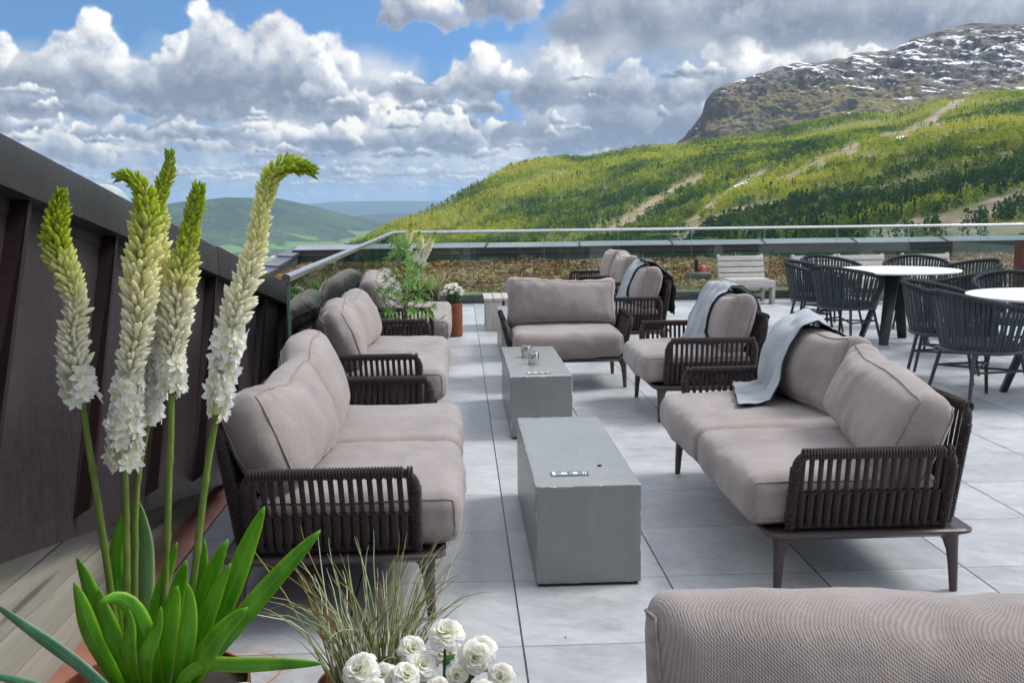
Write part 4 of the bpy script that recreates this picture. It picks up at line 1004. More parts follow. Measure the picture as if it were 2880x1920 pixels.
# ---------------------------------------------------------------- box tables
def box_table(label, x0, x1, y0, y1, h, seed, strip=None):
    t = thing('box_table', label, 'low table', ((x0 + x1) / 2, (y0 + y1) / 2, 0), 0, 'grey box tables between the sofas')
    w, d = x1 - x0, y1 - y0; rn = random.Random(seed)
    bm = bmesh.new(); bmesh.ops.create_cube(bm, size=1)
    for v in bm.verts: v.co = Vector((v.co.x * w, v.co.y * d, (v.co.z + .5) * (h - .012) + .012))
    bmesh.ops.bevel(bm, geom=list(bm.edges), offset=.0045, segments=3, profile=.5, affect='EDGES')
    bmesh.ops.subdivide_edges(bm, edges=[e for e in bm.edges if e.calc_length() > .1], cuts=24, use_grid_fill=True)
    for v in bm.verts:      # chipped arrises
        n = sum(abs(abs(c) - m) < .0052 for c, m in ((v.co.x, w / 2), (v.co.y, d / 2), (v.co.z - (h + .012) / 2, (h - .012) / 2)))
        if n >= 2:
            k = mnoise.noise(v.co * 17 + Vector((seed, 0, 0)))
            if k > .22: v.co *= 1 - .010 * (k - .22); v.co.z -= .003 * k if v.co.z > h / 2 else 0
    av = []
    for v in bm.verts:
        q = (w / 2 - abs(v.co.x), d / 2 - abs(v.co.y), min(abs(h - v.co.z), abs(v.co.z - .012))); av.append(1.0 if sum(q_ < .0040 for q_ in q) >= 2 and sum(1e-4 < q_ < .0040 for q_ in q) >= 2 else 0.0)
    me = bpy.data.meshes.new('body'); bm.to_mesh(me); bm.free(); at = me.attributes.new('arris', 'FLOAT', 'POINT'); at.data.foreach_set('value', av); me.polygons.foreach_set('use_smooth', [True] * len(me.polygons)); me.set_sharp_from_angle(angle=rad(40)); me.materials.append(MT['box'])
    obj('body', me, None, t)
    mb = MB(); mb.box((0, 0, .006), (w - .02, d - .02, .0115)); obj('plinth', mb, MT['black'], t)
    if strip:
        sx, sy = strip[0] - (x0 + x1) / 2, strip[1] - (y0 + y1) / 2
        mb = MB(); mb.box((sx, sy, h + .0012), (.150, .062, .0024)); s = obj('marker_strip', mb, MT['sign'], t, bevel=.0008)
        mk = MB(); z = h + .0036
        def rect(cx, cy, a, c_): mk.box((sx + cx, sy + cy, z), (a, c_, .0010))
        rect(-.061, 0, .014, .044); rect(-.021, 0, .024, .028); rect(.055, 0, .0045, .040); rect(.064, 0, .0045, .040)
        for q in range(3): rect(-.046 + .004 * q, .006 - .006 * q, .0022, .020)
        for q in range(2): rect(.001 + .004 * q, 0, .0018, .018)
        mk.lathe([(.0, 0), (.0125, 0), (.0125, .001), (0, .001)], 20, (0, 0, 0), cap=False)
        nv = 4 * 20
        for i in range(len(mk.v) - nv, len(mk.v)): x, y, zz = mk.v[i]; mk.v[i] = (sx + .022 + x, sy + y * 1.25, z - .0005 + zz)
        for q in range(2): rect(.041 + .004 * q, 0, .0018, .016)
        obj('printed_marks', mk, MT['white'], s)
    return t
def ashtray(label, x, y, z, rot):
    t = thing('steel_ashtray', label, 'ashtray', (x, y, z), rot, 'steel ashtrays on the second box table')
    mb = MB(); n = 40; R = .037; H = .082; prof = []
    vs = []
    for k in range(n):
        a = 2 * math.pi * k / n; notch = .013 * max(0, math.cos(3 * a)) ** 14
        for r, zz in ((R - .002, 0), (R, .003), (R, H - .012), (R - .003, H - notch * .8), (R - .007, H - notch * .8), (R - .009, H - .02 - notch)): vs.append((r * math.cos(a), r * math.sin(a), zz))
    fs = [(k * 6 + j, ((k + 1) % n) * 6 + j, ((k + 1) % n) * 6 + j + 1, k * 6 + j + 1) for k in range(n) for j in range(5)]
    mb.add(vs, fs); mb.f.append(tuple(k * 6 for k in range(n))[::-1]); obj('cup', mb, MT['steel'], t, smooth=35)
    mb = MB(); mb.lathe([(0, H - .022), (R - .009, H - .022)], n, cap=False); obj('inner_lid', mb, MT['black'], t)
# ---------------------------------------------------------------- timber
def plank_box(mb, c, s, rn=None):
    mb.box(c, s)
def timber_lounger(label, x0, x1, y0, group='timber loungers by the glass'):
    W = x1 - x0; t = thing('timber_lounger', label, 'lounger', (x0, y0, 0), 0, group)
    # front board, sides, seat slats, leaning back of four boards
    mb = MB(); mb.box((W / 2, .0225, .287), (W, .045, .094)); obj('front_board', mb, MT['greywood'], t, bevel=.003)
    for s in (0, 1):
        x = .022 if s == 0 else W - .022
        mb = MB(); mb.box((x, .33, .287), (.044, .57, .094)); mb.box((x, .085, .12), (.043, .16, .238)); mb.box((x, .56, .12), (.043, .10, .238)); obj('side_frame', mb, MT['greywood_z'], t, bevel=.003)
        mb = MB(); M = Matrix.Rotation(rad(-17), 4, 'X'); mb.box((x, .60, .475), (.042, .052, .42), M); obj('back_post', mb, MT['greywood_z'], t, bevel=.002)
    for k in range(4):
        mb = MB(); mb.box((W / 2, .11 + .112 * k, .341), (W - .095, .100, .022)); obj('seat_slat', mb, MT['greywood'], t, bevel=.002)
    for k in range(4):
        M = Matrix.Rotation(rad(-17), 4, 'X'); c = M @ Vector((0, -.030, -.132 + .0885 * k)); mb = MB(); mb.box((W / 2, .60 + c.y, .475 + .015 + c.z), (W - .012, .022, .0715), M); obj('back_slat', mb, MT['greywood'], t, bevel=.002)
    mb = MB(); mb.box((W / 2, .44, .10), (W - .1, .03, .05)); obj('cross_rail', mb, MT['greywood'], t)
    return t
def timber_bench():
    t = thing('timber_bench', 'small weathered timber bench with slatted top behind the facing loveseat', 'bench', (.262, 11.74, 0))
    for k in range(4):
        mb = MB(); mb.box((.055 + .112 * k, .37, .3625), (.104, .74, .034)); obj('top_slat', mb, MT['greywood_z'], t, bevel=.003)
    for y in (.075, .665):
        mb = MB(); mb.box((.115, y, .171), (.19, .13, .342)); mb.box((.335, y, .171), (.19, .131, .342)); obj('leg', mb, MT['greywood_z'], t, bevel=.004)
    mb = MB(); mb.box((.225, .37, .31), (.08, .458, .06)); obj('rail', mb, MT['greywood_z'], t)
# ---------------------------------------------------------------- blankets
def drape(name, label, path, cushions, half_w, side, mat_top, seed, taper=None, edge=True, th=.006, off=.012, skew=0.0):
    """cloth laid along 'path' (world points) with width along 'side'; pushed clear of the cushions below"""
    trees = []
    dg = bpy.context.evaluated_depsgraph_get()
    for c in cushions:
        Mw = c.matrix_world if c.parent is None else (c.parent.matrix_basis @ c.matrix_basis)
        me = c.data; trees.append(BVHTree.FromPolygons([Mw @ v.co for v in me.vertices], [tuple(p.vertices) for p in me.polygons]))
    P = [Vector(p) for p in path]; L = [0]
    for a, b_ in zip(P[:-1], P[1:]): L.append(L[-1] + (b_ - a).length)
    nu, nv = 60, 30; side = Vector(side).normalized(); grid = []
    for i in range(nu + 1):
        s = L[-1] * i / nu; k = max(j for j in range(len(L)) if L[j] <= s + 1e-9); k = min(k, len(P) - 2); t = (s - L[k]) / (L[k + 1] - L[k])
        c = P[k].lerp(P[k + 1], t); hw = half_w if taper is None else half_w * float(np.interp(i / nu, [q[0] for q in taper], [q[1] for q in taper]))
        tang = (P[k + 1] - P[k]).normalized(); nrm = side.cross(tang).normalized(); row = []
        for j in range(nv + 1):
            v = j / nv * 2 - 1
            p = c + side * (hw * v + skew * (i / nu - .5)) + nrm * (.018 * mnoise.noise((v * 2.2 + seed, i * .07, 1)) + .009 * math.sin(v * 9 + i * .12 + seed) + .012 * mnoise.noise((v * 5 + seed, i * .16, 4)))
            for tr in trees:
                co, no, ix, d = tr.find_nearest(p, .15)
                if co is not None:
                    dd = (p - co).dot(no)
                    if dd < off: p = co + no * (off + .007 * (1 + mnoise.noise((p.x * 14, p.y * 14, p.z * 14)) + .6 * mnoise.noise((p.x * 34, p.y * 34, p.z * 34)))) if d < .12 else p
            row.append(p)
        grid.append(row)
    for _ in range(2):
        g2 = [[q.copy() for q in r] for r in grid]
        for i in range(1, nu):
            for j in range(1, nv): g2[i][j] = (grid[i][j] * 2 + grid[i - 1][j] + grid[i + 1][j] + grid[i][j - 1] + grid[i][j + 1]) / 6
        grid = g2
    org = P[len(P) // 2].copy(); mb = MB()
    mb.v = [tuple(q - org) for r in grid for q in r]; w = nv + 1
    mb.f = [(i * w + j, i * w + j + 1, (i + 1) * w + j + 1, (i + 1) * w + j) for i in range(nu) for j in range(nv)]
    me = mesh_from(name, mb, mat_top, smooth=179)
    o = bpy.data.objects.new(name, me); COL.objects.link(o); o.location = org
    so = o.modifiers.new('thickness', 'SOLIDIFY'); so.thickness = th; so.offset = 0
    tag(o, label, 'blanket', 'blankets laid over the seats')
    if edge:
        e = MB(); lp = [grid[i][0] - org for i in range(nu + 1)]; e.tube(lp, .0042, 5)
        e.tube([grid[i][nv] - org for i in range(nu + 1)], .0042, 5)
        e.tube([q - org for q in grid[0]], .0042, 5)
        obj('edging', e, MT['edging'], o, smooth=179)
    return o
# ---------------------------------------------------------------- terrace, wall, balustrade, green roof
def build_terrace():
    mb = MB(); mb.box((7.9, 5.05, -.15), (18.2, 20.3, .30)); tag(obj('terrace_floor', mb, MT['paving'], smooth=None), kind='structure')
    # planted roof beyond the glass
    nx_, ny_ = 220, 90; V = np.zeros((ny_ + 1, nx_ + 1, 3)); xs = np.linspace(-3.45, 19, nx_ + 1); ys = np.linspace(15.34, 22.45, ny_ + 1)
    X, Y = np.meshgrid(xs, ys); Z = .135 + .012 * (Y - 15.3) + .030 * fb2(X * 1.7, Y * 1.7, 5, .6, 3) + .03 * fb2(X * .6, Y * .6, 2, .5, 1)
    V = np.stack([X, Y, Z], -1).reshape(-1, 3); i = np.arange(len(V)).reshape(ny_ + 1, nx_ + 1)
    F = np.stack([i[:-1, :-1], i[:-1, 1:], i[1:, 1:], i[1:, :-1]], -1).reshape(-1, 4)
    m, b = mat("roof_bed_ground"); p = wpos(b); n = b.noise(p, 1.3, 5, .65); n2 = b.noise(p, 9, 5, .7)
    c = b.mix(b.lin(n, .35, .65), (0.085, 0.040, 0.024, 1), (0.21, 0.15, 0.055, 1)); c = b.mix(b.lin(n2, .4, .7, 0, .6), c, (0.25, 0.155, 0.09, 1))
    MT['bed'] = fin(m, b, c, .95, 0, n2, .6, .03)
    tag(obj('planted_roof_ground', (V, F), MT['bed'], smooth=179), kind='structure')
    mb = MB(); mb.box((-2.27, 10.6, .02), (2.3, 9.4, .16)); tag(obj('side_roof_ground', mb, MT['bed'], smooth=None), kind='structure')
    mb = MB(); mb.box((7.8, 15.255, .055), (22.5, .13, .13)); tag(obj('roof_kerb', mb, MT['glass_tint_band'], bevel=.006), 'dark kerb strip with green glass tint between paving and planted roof', 'kerb')
    # moss and sedum
    rs = np.random.RandomState(9); N = 52000
    x = rs.uniform(-3.4, 18.5, N); y = 15.38 + 7.0 * rs.rand(N) ** 1.15
    z = .135 + .012 * (y - 15.3) + .030 * fb2(x * 1.7, y * 1.7, 5, .6, 3) + .03 * fb2(x * .6, y * .6, 2, .5, 1)
    lump = fb2(x * 2.6, y * 2.6, 3, .5, 6); patch = fb2(x * .8, y * 1.3, 4, .6, 4); keep = lump > -.28; x, y, z, lump, patch = (q[keep] for q in (x, y, z, lump, patch)); n = len(x)
    tint = np.clip(.40 + .75 * patch + .16 * rs.randn(n), 0, .86); tint = np.where(rs.rand(n) < .07, .93, tint); tint = np.where((fb2(x * 1.3, y * 2, 2, .5, 8) > .47), .99, tint)
    tint = np.where((y < 15.9) & (patch > -.1), .74 + .05 * rs.randn(n), tint)
    c = np.stack([x, y, z + .02 + .085 * np.clip(lump, 0, 1) * rs.rand(n)], -1); s = rs.uniform(.016, .048, n)[:, None]
    a1 = rs.randn(n, 3) * np.array([1.3, 1, .45]); a1 /= np.linalg.norm(a1, axis=1, keepdims=True); a2 = np.cross(a1, rs.randn(n, 3)); a2 /= np.linalg.norm(a2, axis=1, keepdims=True)
    q = np.stack([c + a1 * s * 1.2, c + a2 * s * .6, c - a1 * s, c - a2 * s * .7], 1).reshape(-1, 3)
    o = obj('roof_moss', (q, np.arange(len(q)).reshape(-1, 4)), MT['sedum'], smooth=None, attrs={'tint': np.repeat(tint, 4)})
    tag(o, 'brown and olive moss and sedum covering the flat roof beyond the glass', 'moss', kind='stuff')
    tuft0 = None; rn = random.Random(2)
    for k, (x, y, s) in enumerate(((5.6, 20.6, 1.2), (4.7, 18.7, 1.0), (1.9, 17.6, 1.0), (2.45, 17.5, .9), (.9, 16.9, .7), (6.0, 20.3, 1.1), (5.0, 20.9, .9), (9.6, 18.0, 1.0), (8.6, 18.6, .9), (10.8, 18.9, 1.1), (11.6, 18.2, .9), (6.6, 18.2, .9), (10.1, 19.6, 1.0))):
        if tuft0 is None:
            mb = MB(); tt = []
            for q in range(46):
                a = rn.uniform(0, 6.28); L = rn.uniform(.10, .26); sp = rn.uniform(.2, 1.1); b0 = Vector((rn.uniform(-.06, .06), rn.uniform(-.06, .06), 0)); d = Vector((math.cos(a) * sp, math.sin(a) * sp, 1)).normalized()
                o0 = len(mb.v); mb.tube([b0, b0 + d * L * .55, b0 + d * L + Vector((math.cos(a), math.sin(a), -.5)) * L * .25], [.004, .0035, .0015], 3); tt += [.9 + .04 * rn.random()] * (len(mb.v) - o0)
            tuft0 = obj('dry_grass_tuft', mb, MT['sedum'], smooth=None, attrs={'tint': tt}); o = tuft0
        else: o = tuft0.copy(); COL.objects.link(o)
        o.location = (x, y, .13 + .012 * (y - 15.3)); o.scale = (s * 1.2, s, s); o.rotation_euler = (0, 0, k * 1.3); tag(o, 'pale straw coloured tuft of dry grass on the mossy roof', 'grass tuft', 'dry grass tufts on the mossy roof')
    # parapet of the planted roof
    t = thing('roof_parapet', 'long low dark parapet with pale grey metal cap behind the mossy roof', 'parapet', (7.5, 22.6, 0))
    mb = MB(); mb.box((0, .06, .27), (22.2, .20, .34)); obj('lower_band', mb, MT['glass_tint_band'], t)
    mb = MB(); mb.box((0, .05, .435), (22.3, .26, .135)); obj('fascia', mb, MT['fascia'], t)
    for k in range(11):
        x0 = -11.1 + 2.07 * k; x1 = min(11.15, x0 + 2.075); mb = MB(); lip = .006 * (k % 2)
        mb.hexa([(x0, -.12, .500 + lip), (x1, -.12, .500 + lip), (x1, .45, .560 + lip), (x0, .45, .560 + lip), (x0, -.12, .518 + lip), (x1, -.12, .518 + lip), (x1, .45, .598 + lip), (x0, .45, .598 + lip)])
        c = obj('cap_sheet', mb, MT['roofcap'], t); mb = MB(); mb.hexa([(x1 - .02, -.125, .515), (x1 + .02, -.125, .515), (x1 + .10, .45, .60), (x1 + .06, .45, .60), (x1 - .02, -.125, .532), (x1 + .02, -.125, .532), (x1 + .10, .45, .622), (x1 + .06, .45, .622)]); obj('seam', mb, MT['fascia'], c)
    t = thing('side_parapet', 'sloping roof edge with stepped dark metal caps left of the glass', 'parapet', (-3.5, 23.4, 0))
    for k in range(7):
        y0, y1 = -1.75 * k, -1.75 * (k + 1) - .06; z0, z1 = .50 + .056 * y0, .50 + .056 * y1; mb = MB(); up = .030
        mb.hexa([(-.32, y0, z0 - .05), (-.32, y1, z1 - .05 + up), (.02, y1, z1 - .07 + up), (.02, y0, z0 - .07), (-.32, y0, z0 + .02), (-.32, y1, z1 + .02 + up), (.02, y1, z1 + up), (.02, y0, z0)])
        obj('cap_sheet', mb, MT['sidecap'], t, bevel=.004)
    mb = MB(); mb.hexa([(-.26, 0, -.3), (-.02, 0, -.3), (-.02, -12.2, -.9), (-.26, -12.2, -.9), (-.26, 0, .46), (-.02, 0, .44), (-.02, -12.2, -.24), (-.26, -12.2, -.22)]); obj('fascia', mb, MT['fascia'], t)
DOME = (-2.71, 8.05, .035)
def build_wall():
    zt = lambda y: 1.658 - .169 * (y - 2.8); zb = lambda y: .551 - .19 * (y - 2.606)
    t = thing('metal_clad_wall', 'dark bronze metal clad wall with sloping top running along the left side', 'wall', (-1.2, 0, 0))
    def slab(mb, x0, x1, y0, y1, za0, za1, zb0, zb1): mb.hexa([(x0, y0, zb0), (x1, y0, zb0), (x1, y1, zb1), (x0, y1, zb1), (x0, y0, za0), (x1, y0, za0), (x1, y1, za1), (x0, y1, za1)])
    mb = MB(); yk = 5.33; slab(mb, -.10, 0, .1, yk, zt(.1) - .08, zt(yk) - .08, zb(.1), zb(yk)); slab(mb, -.10, 0, yk, 7.3, zt(yk) - .08, zt(7.3) - .08, zb(yk), zb(yk)); obj('cladding', mb, MT['clad'], t, smooth=None)
    for y0, y1, lip in ((.1, 4.86, 0), (4.84, 7.3, .007)):
        mb = MB(); slab(mb, -.20, .075 + lip * .4, y0, y1, zt(y0) + lip - .043, zt(y1) + lip - .043, zt(y0) - .173, zt(y1) - .173); obj('cap', mb, MT['cap'], t, bevel=.004)
    mb = MB(); slab(mb, -.05, .003, .1, 7.3, zt(.1) - .1, zt(7.3) - .1, zt(.1) - .215, zt(7.3) - .205); obj('painted_cap_shade', mb, MT['black'], t, smooth=None)  # black strip on the cladding stands in for the shade under the cap
    k = math.tan(rad(25.5))
    for y in (1.46, 2.16, 2.86, 3.544, 4.243, 4.919, 5.52, 6.128, 6.817):
        z1 = zt(y) - .13; yb = y - k * (z1 - zb(y)) * .93; z0 = max(.02, zb(yb) + .055); yb = y - k * (z1 - z0); mb = MB()
        mb.hexa([(.002, yb - .018, z0), (.05, yb - .012, z0 + .03), (.05, yb + .012, z0 + .03), (.002, yb + .018, z0), (.002, y - .018, z1), (.05, y - .012, z1), (.05, y + .012, z1), (.002, y + .018, z1)])
        obj('standing_seam', mb, MT['rib'], t, smooth=None)
    t = thing('timber_wall', 'pale grey timber boarding below the sloping metal cladding at lower left', 'wall', (-1.262, 0, 0)); z = .03
    rn = random.Random(3)
    for k in range(8):
        h = .128; mb = MB(); y1 = 7.2 if k < 2 else 6.0 - k * .62
        mb.box((-.02 - .002 * rn.random(), (y1 + .1) / 2, z + h / 2), (.024, y1 - .1, h - .0035)); obj('board', mb, MT['boards'], t, bevel=.004); z += h
    mb = MB(); mb.box((-.037, 3.6, .45), (.01, 7.0, .85)); obj('backing', mb, MT['black'], t)
    mb = MB(); mb.hexa([(-1.272, .1, .006), (-1.17, .1, .006), (-1.17, 7.2, .006), (-1.272, 7.2, .006), (-1.272, .1, .040), (-1.17, .1, .014), (-1.17, 7.2, .014), (-1.272, 7.2, .040)])
    tag(obj('copper_flashing', mb, MT['copper'], bevel=.002), 'dull copper flashing strip on the floor along the left wall', 'flashing')
    t = thing('domed_skylight', 'pale grey green dome showing just above the sloping dark wall cap', 'skylight', DOME)
    mb = MB(); mb.box((0, 0, .715), (.40, .40, 1.43)); obj('upstand', mb, MT['cap'], t)
    mb = MB(); mb.lathe([(.19 * math.cos(rad(a)), 1.43 + .175 * math.sin(rad(a))) for a in range(0, 90, 9)] + [(.0, 1.605)], 24, cap=False); obj('dome', mb, MT['acrylic'], t, smooth=179)
def build_fill_blocker():
    mb = MB(); mb.box((5.0, -6.0, 1.9), (19.0, .4, 4.4))  # unseen facade wall added behind the camera to cut fill light
    tag(obj('unseen_fill_blocker', mb, MT['clad'], smooth=None), kind='structure')
def build_glass():
    t = thing('glass_balustrade', 'long clear glass balustrade with steel handrail along the far terrace edge', 'balustrade', (-.97, 15.15, 0), 0, 'glass balustrades')
    for k in range(17):
        x0 = .02 + 1.1 * k; mb = MB(); mb.box((x0 + .543, 0, .535), (1.084, .017, 1.01)); g = obj('glass_panel', mb, MT['glass'], t, smooth=None)
        mb = MB(); mb.box((x0 + 1.0885, 0, .535), (.006, .016, 1.01)); obj('edge', mb, MT['glass_edge'], g)
    mb = MB(); mb.tube([(0, 0, 1.058), (5, 0, 1.058), (18.7, 0, 1.058)], .0225, 14); obj('handrail', mb, MT['steel'], t, smooth=60)
    mb = MB(); mb.box((9.3, 0, .014), (18.6, .06, .026)); obj('shoe', mb, MT['fascia'], t)
    t = thing('glass_balustrade', 'shorter glass balustrade behind the left hand sofas with round steel handrail', 'balustrade', (-.97, 5.8, 0), 0, 'glass balustrades')
    L = 9.35; n = 7; w = L / n
    for k in range(n):
        mb = MB(); mb.box((0, w * (k + .5), .535), (.017, w - .012, 1.01)); g = obj('glass_panel', mb, MT['glass'], t, smooth=None)
        mb = MB(); mb.box((0, w * k + (.0 if k else .002), .535), (.0165, .006 if k else .010, 1.01)); obj('edge', mb, MT['glass_edge'], g)
    mb = MB(); mb.tube([(0, -.05, 1.058), (0, 4, 1.058), (0, L, 1.058)], .0245, 14); obj('handrail', mb, MT['steel'], t, smooth=60)
    mb = MB(); mb.box((0, L / 2, .014), (.06, L, .026)); obj('shoe', mb, MT['fascia'], t)
# ---------------------------------------------------------------- plants
def spline(P, n):
    P = [Vector(p) for p in P]; L = [0]
    for a, b_ in zip(P[:-1], P[1:]): L.append(L[-1] + (b_ - a).length)
    out = []
    for i in range(n + 1):
        s = L[-1] * i / n; k = max(j for j in range(len(L)) if L[j] <= s + 1e-9); k = min(k, len(P) - 2); t = (s - L[k]) / max(1e-9, L[k + 1] - L[k])
        p0, p1, p2, p3 = P[max(0, k - 1)], P[k], P[k + 1], P[min(len(P) - 1, k + 2)]
        out.append(.5 * ((2 * p1) + (p2 - p0) * t + (2 * p0 - 5 * p1 + 4 * p2 - p3) * t * t + (3 * p1 - p0 - 3 * p2 + p3) * t ** 3))
    for _ in range(2): out = [out[0]] + [(out[i - 1] + out[i] * 2 + out[i + 1]) / 4 for i in range(1, n)] + [out[-1]]
    return out
def frame_at(c, i):
    t = (c[min(len(c) - 1, i + 1)] - c[max(0, i - 1)]).normalized(); a = t.orthogonal().normalized()
    ref = Vector((1, 0, 0)); a = (ref - t * ref.dot(t)); a = a.normalized() if a.length > .1 else t.orthogonal().normalized(); return t, a, t.cross(a)
def bud(mb, tt, p, ax, L, r, tint):
    a = ax.orthogonal().normalized(); b_ = ax.cross(a); o = len(mb.v); prof = ((0, .25), (.22, .8), (.55, 1.0), (.85, .55))
    for h, w in prof:
        for k in range(5):
            g = 2 * math.pi * k / 5; mb.v.append(tuple(p + ax * (L * h) + (a * math.cos(g) + b_ * math.sin(g)) * r * w))
    mb.v.append(tuple(p + ax * L)); top = len(mb.v) - 1
    for q in range(3):
        for k in range(5): mb.f.append((o + q * 5 + k, o + q * 5 + (k + 1) % 5, o + q * 5 + 5 + (k + 1) % 5, o + q * 5 + 5 + k))
    for k in range(5): mb.f.append((o + 15 + k, o + 15 + (k + 1) % 5, top))
    tt += [max(0, min(1, tint - .06))] * 5 + [tint] * 5 + [min(1, tint + .05)] * 5 + [min(1, tint + .03)] * 5 + [tint]
def star(mb, tt, p, ax, R, rn, npet=6):
    a = ax.orthogonal().normalized(); b_ = ax.cross(a); ph = rn.random() * 6
    for k in range(npet):
        g = ph + 2 * math.pi * k / npet + rn.uniform(-.15, .15); d = a * math.cos(g) + b_ * math.sin(g); s = ax.cross(d); o = len(mb.v); lift = rn.uniform(.05, .5); cur = rn.uniform(-.35, .1)
        for v, w in ((0, .06), (.35, .27), (.7, .25), (1.0, .03)):
            c = p + d * (R * v) + ax * (R * (lift * v + cur * v * v)); mb.v += [tuple(c - s * R * w + ax * R * .05), tuple(c - ax * R * .03), tuple(c + s * R * w + ax * R * .05)]; tt += [.45 + .3 * v] * 3
        for q in range(3):
            for e in range(2): mb.f.append((o + q * 3 + e, o + q * 3 + e + 1, o + q * 3 + 4 + e, o + q * 3 + 3 + e))
def flower_spike(parent, pts, hw, nb, opened, seed, green=.30):
    hw *= 1.07; nb = int(nb * 1.75)
    """pts from the tip down to the base, in the parent's space"""
    rn = random.Random(seed); c = spline(pts[::-1], 80); mb, tb = MB(), []; st, ts = MB(), []
    core = MB(); core.tube(c[::2], [.0115 * (1 - .6 * i / 40) for i in range(41)], 6)
    base = obj('flower_spike', core, MT['cream'], parent, smooth=179)
    for k in range(nb):
        s = (k + .5) / nb; s = s ** .95; f = s * 80; i = min(79, int(f)); p = c[i].lerp(c[i + 1], f - i); t, a, b_ = frame_at(c, i)
        g = k * 2.39996 + rn.uniform(-.2, .2); d = a * math.cos(g) + b_ * math.sin(g)
        w = hw * (.92 + .16 * math.sin(s * 9 + seed)) * (1 - .30 * max(0, (s - .55) / .45) - .22 * max(0, (s - .9) / .1))
        if s < opened:
            if rn.random() < .42:
                ax = (d + t * rn.uniform(-.35, .35)).normalized(); star(st, ts, p + d * w * rn.uniform(.5, .8), ax, .0255 * rn.uniform(.85, 1.15), rn)
            continue
        up = rn.uniform(.45, 1.0) + .45 * s; ax = (d + t * up + a * rn.uniform(-.18, .18) + b_ * rn.uniform(-.18, .18)).normalized(); L = w * .98 * rn.uniform(.72, 1.15); r = L * .165 * rn.uniform(.85, 1.2)
        if rn.random() < .05: continue
        tint = float(np.interp(s, [opened, .48, 1 - green - .12, 1 - green * .55, 1], [.86, .74, .52, .20, .02])) + rn.uniform(-.04, .04)
        if s > .93: ax = (d * .55 + t).normalized()
        bud(mb, tb, p + d * w * rn.uniform(.26, .40), ax, L, r, tint)
    obj('buds', mb, MT['bud'], base, smooth=179, attrs={'tint': tb})
    if st.v: obj('blossoms', st, MT['petal'], base, smooth=179, attrs={'tint': ts})
def strap_leaf(parent, pts, hw, mat_, seed, n=22):
    rn = random.Random(seed); c = spline(pts, n); mb = MB(); ac, al = [], []; tw = rn.uniform(-.5, .5); wv = rn.uniform(0, 6)
    for i, p in enumerate(c):
        v = i / n; t = (c[min(n, i + 1)] - c[max(0, i - 1)]).normalized(); s0 = t.cross(Vector((0, 1, 0))); s0 = s0.normalized() if s0.length > .05 else Vector((1, 0, 0)); nn = s0.cross(t)
        a = tw * (1 - .4 * v) ; s = s0 * math.cos(a) + nn * math.sin(a); nn = s.cross(t)
        w = hw * min(1, .50 + .95 * v) * (1 if v < .62 else max(.0, 1 - ((v - .62) / .38) ** 2.1) ** .75); w = max(w, .0012); dp = w * .22
        for q, dz in ((-1, 1), (-.55, .42), (0, -.25), (.55, .42), (1, 1)):
            ac.append(q); al.append(v); mb.v.append(tuple(p + s * (w * q) + nn * (dp * dz + .06 * w * math.sin(v * 15 + q * 2 + wv))))
    for i in range(n):
        for q in range(4): mb.f.append((i * 5 + q, i * 5 + q + 1, i * 5 + 6 + q, i * 5 + 5 + q))
    o = obj('leaf', mb, mat_, parent, smooth=179, attrs={'across': ac, 'along': al}); so = o.modifiers.new('thickness', 'SOLIDIFY'); so.thickness = .0012; return o
def pot(parent, r, h, mat_=None, c=(0, 0)):
    mb = MB(); mb.lathe([(r * .93, 0), (r * .93, .012), (r, .014), (r, h), (r - .006, h), (r - .006, h - .03)], 48, (c[0], c[1], 0)); o = obj('pot', mb, mat_ or MT['corten'], parent, smooth=40)
    mb = MB(); mb.lathe([(0, h - .028), (r - .006, h - .030)], 32, (c[0], c[1], 0), cap=False); obj('soil', mb, MT['soil'], o)
    return o
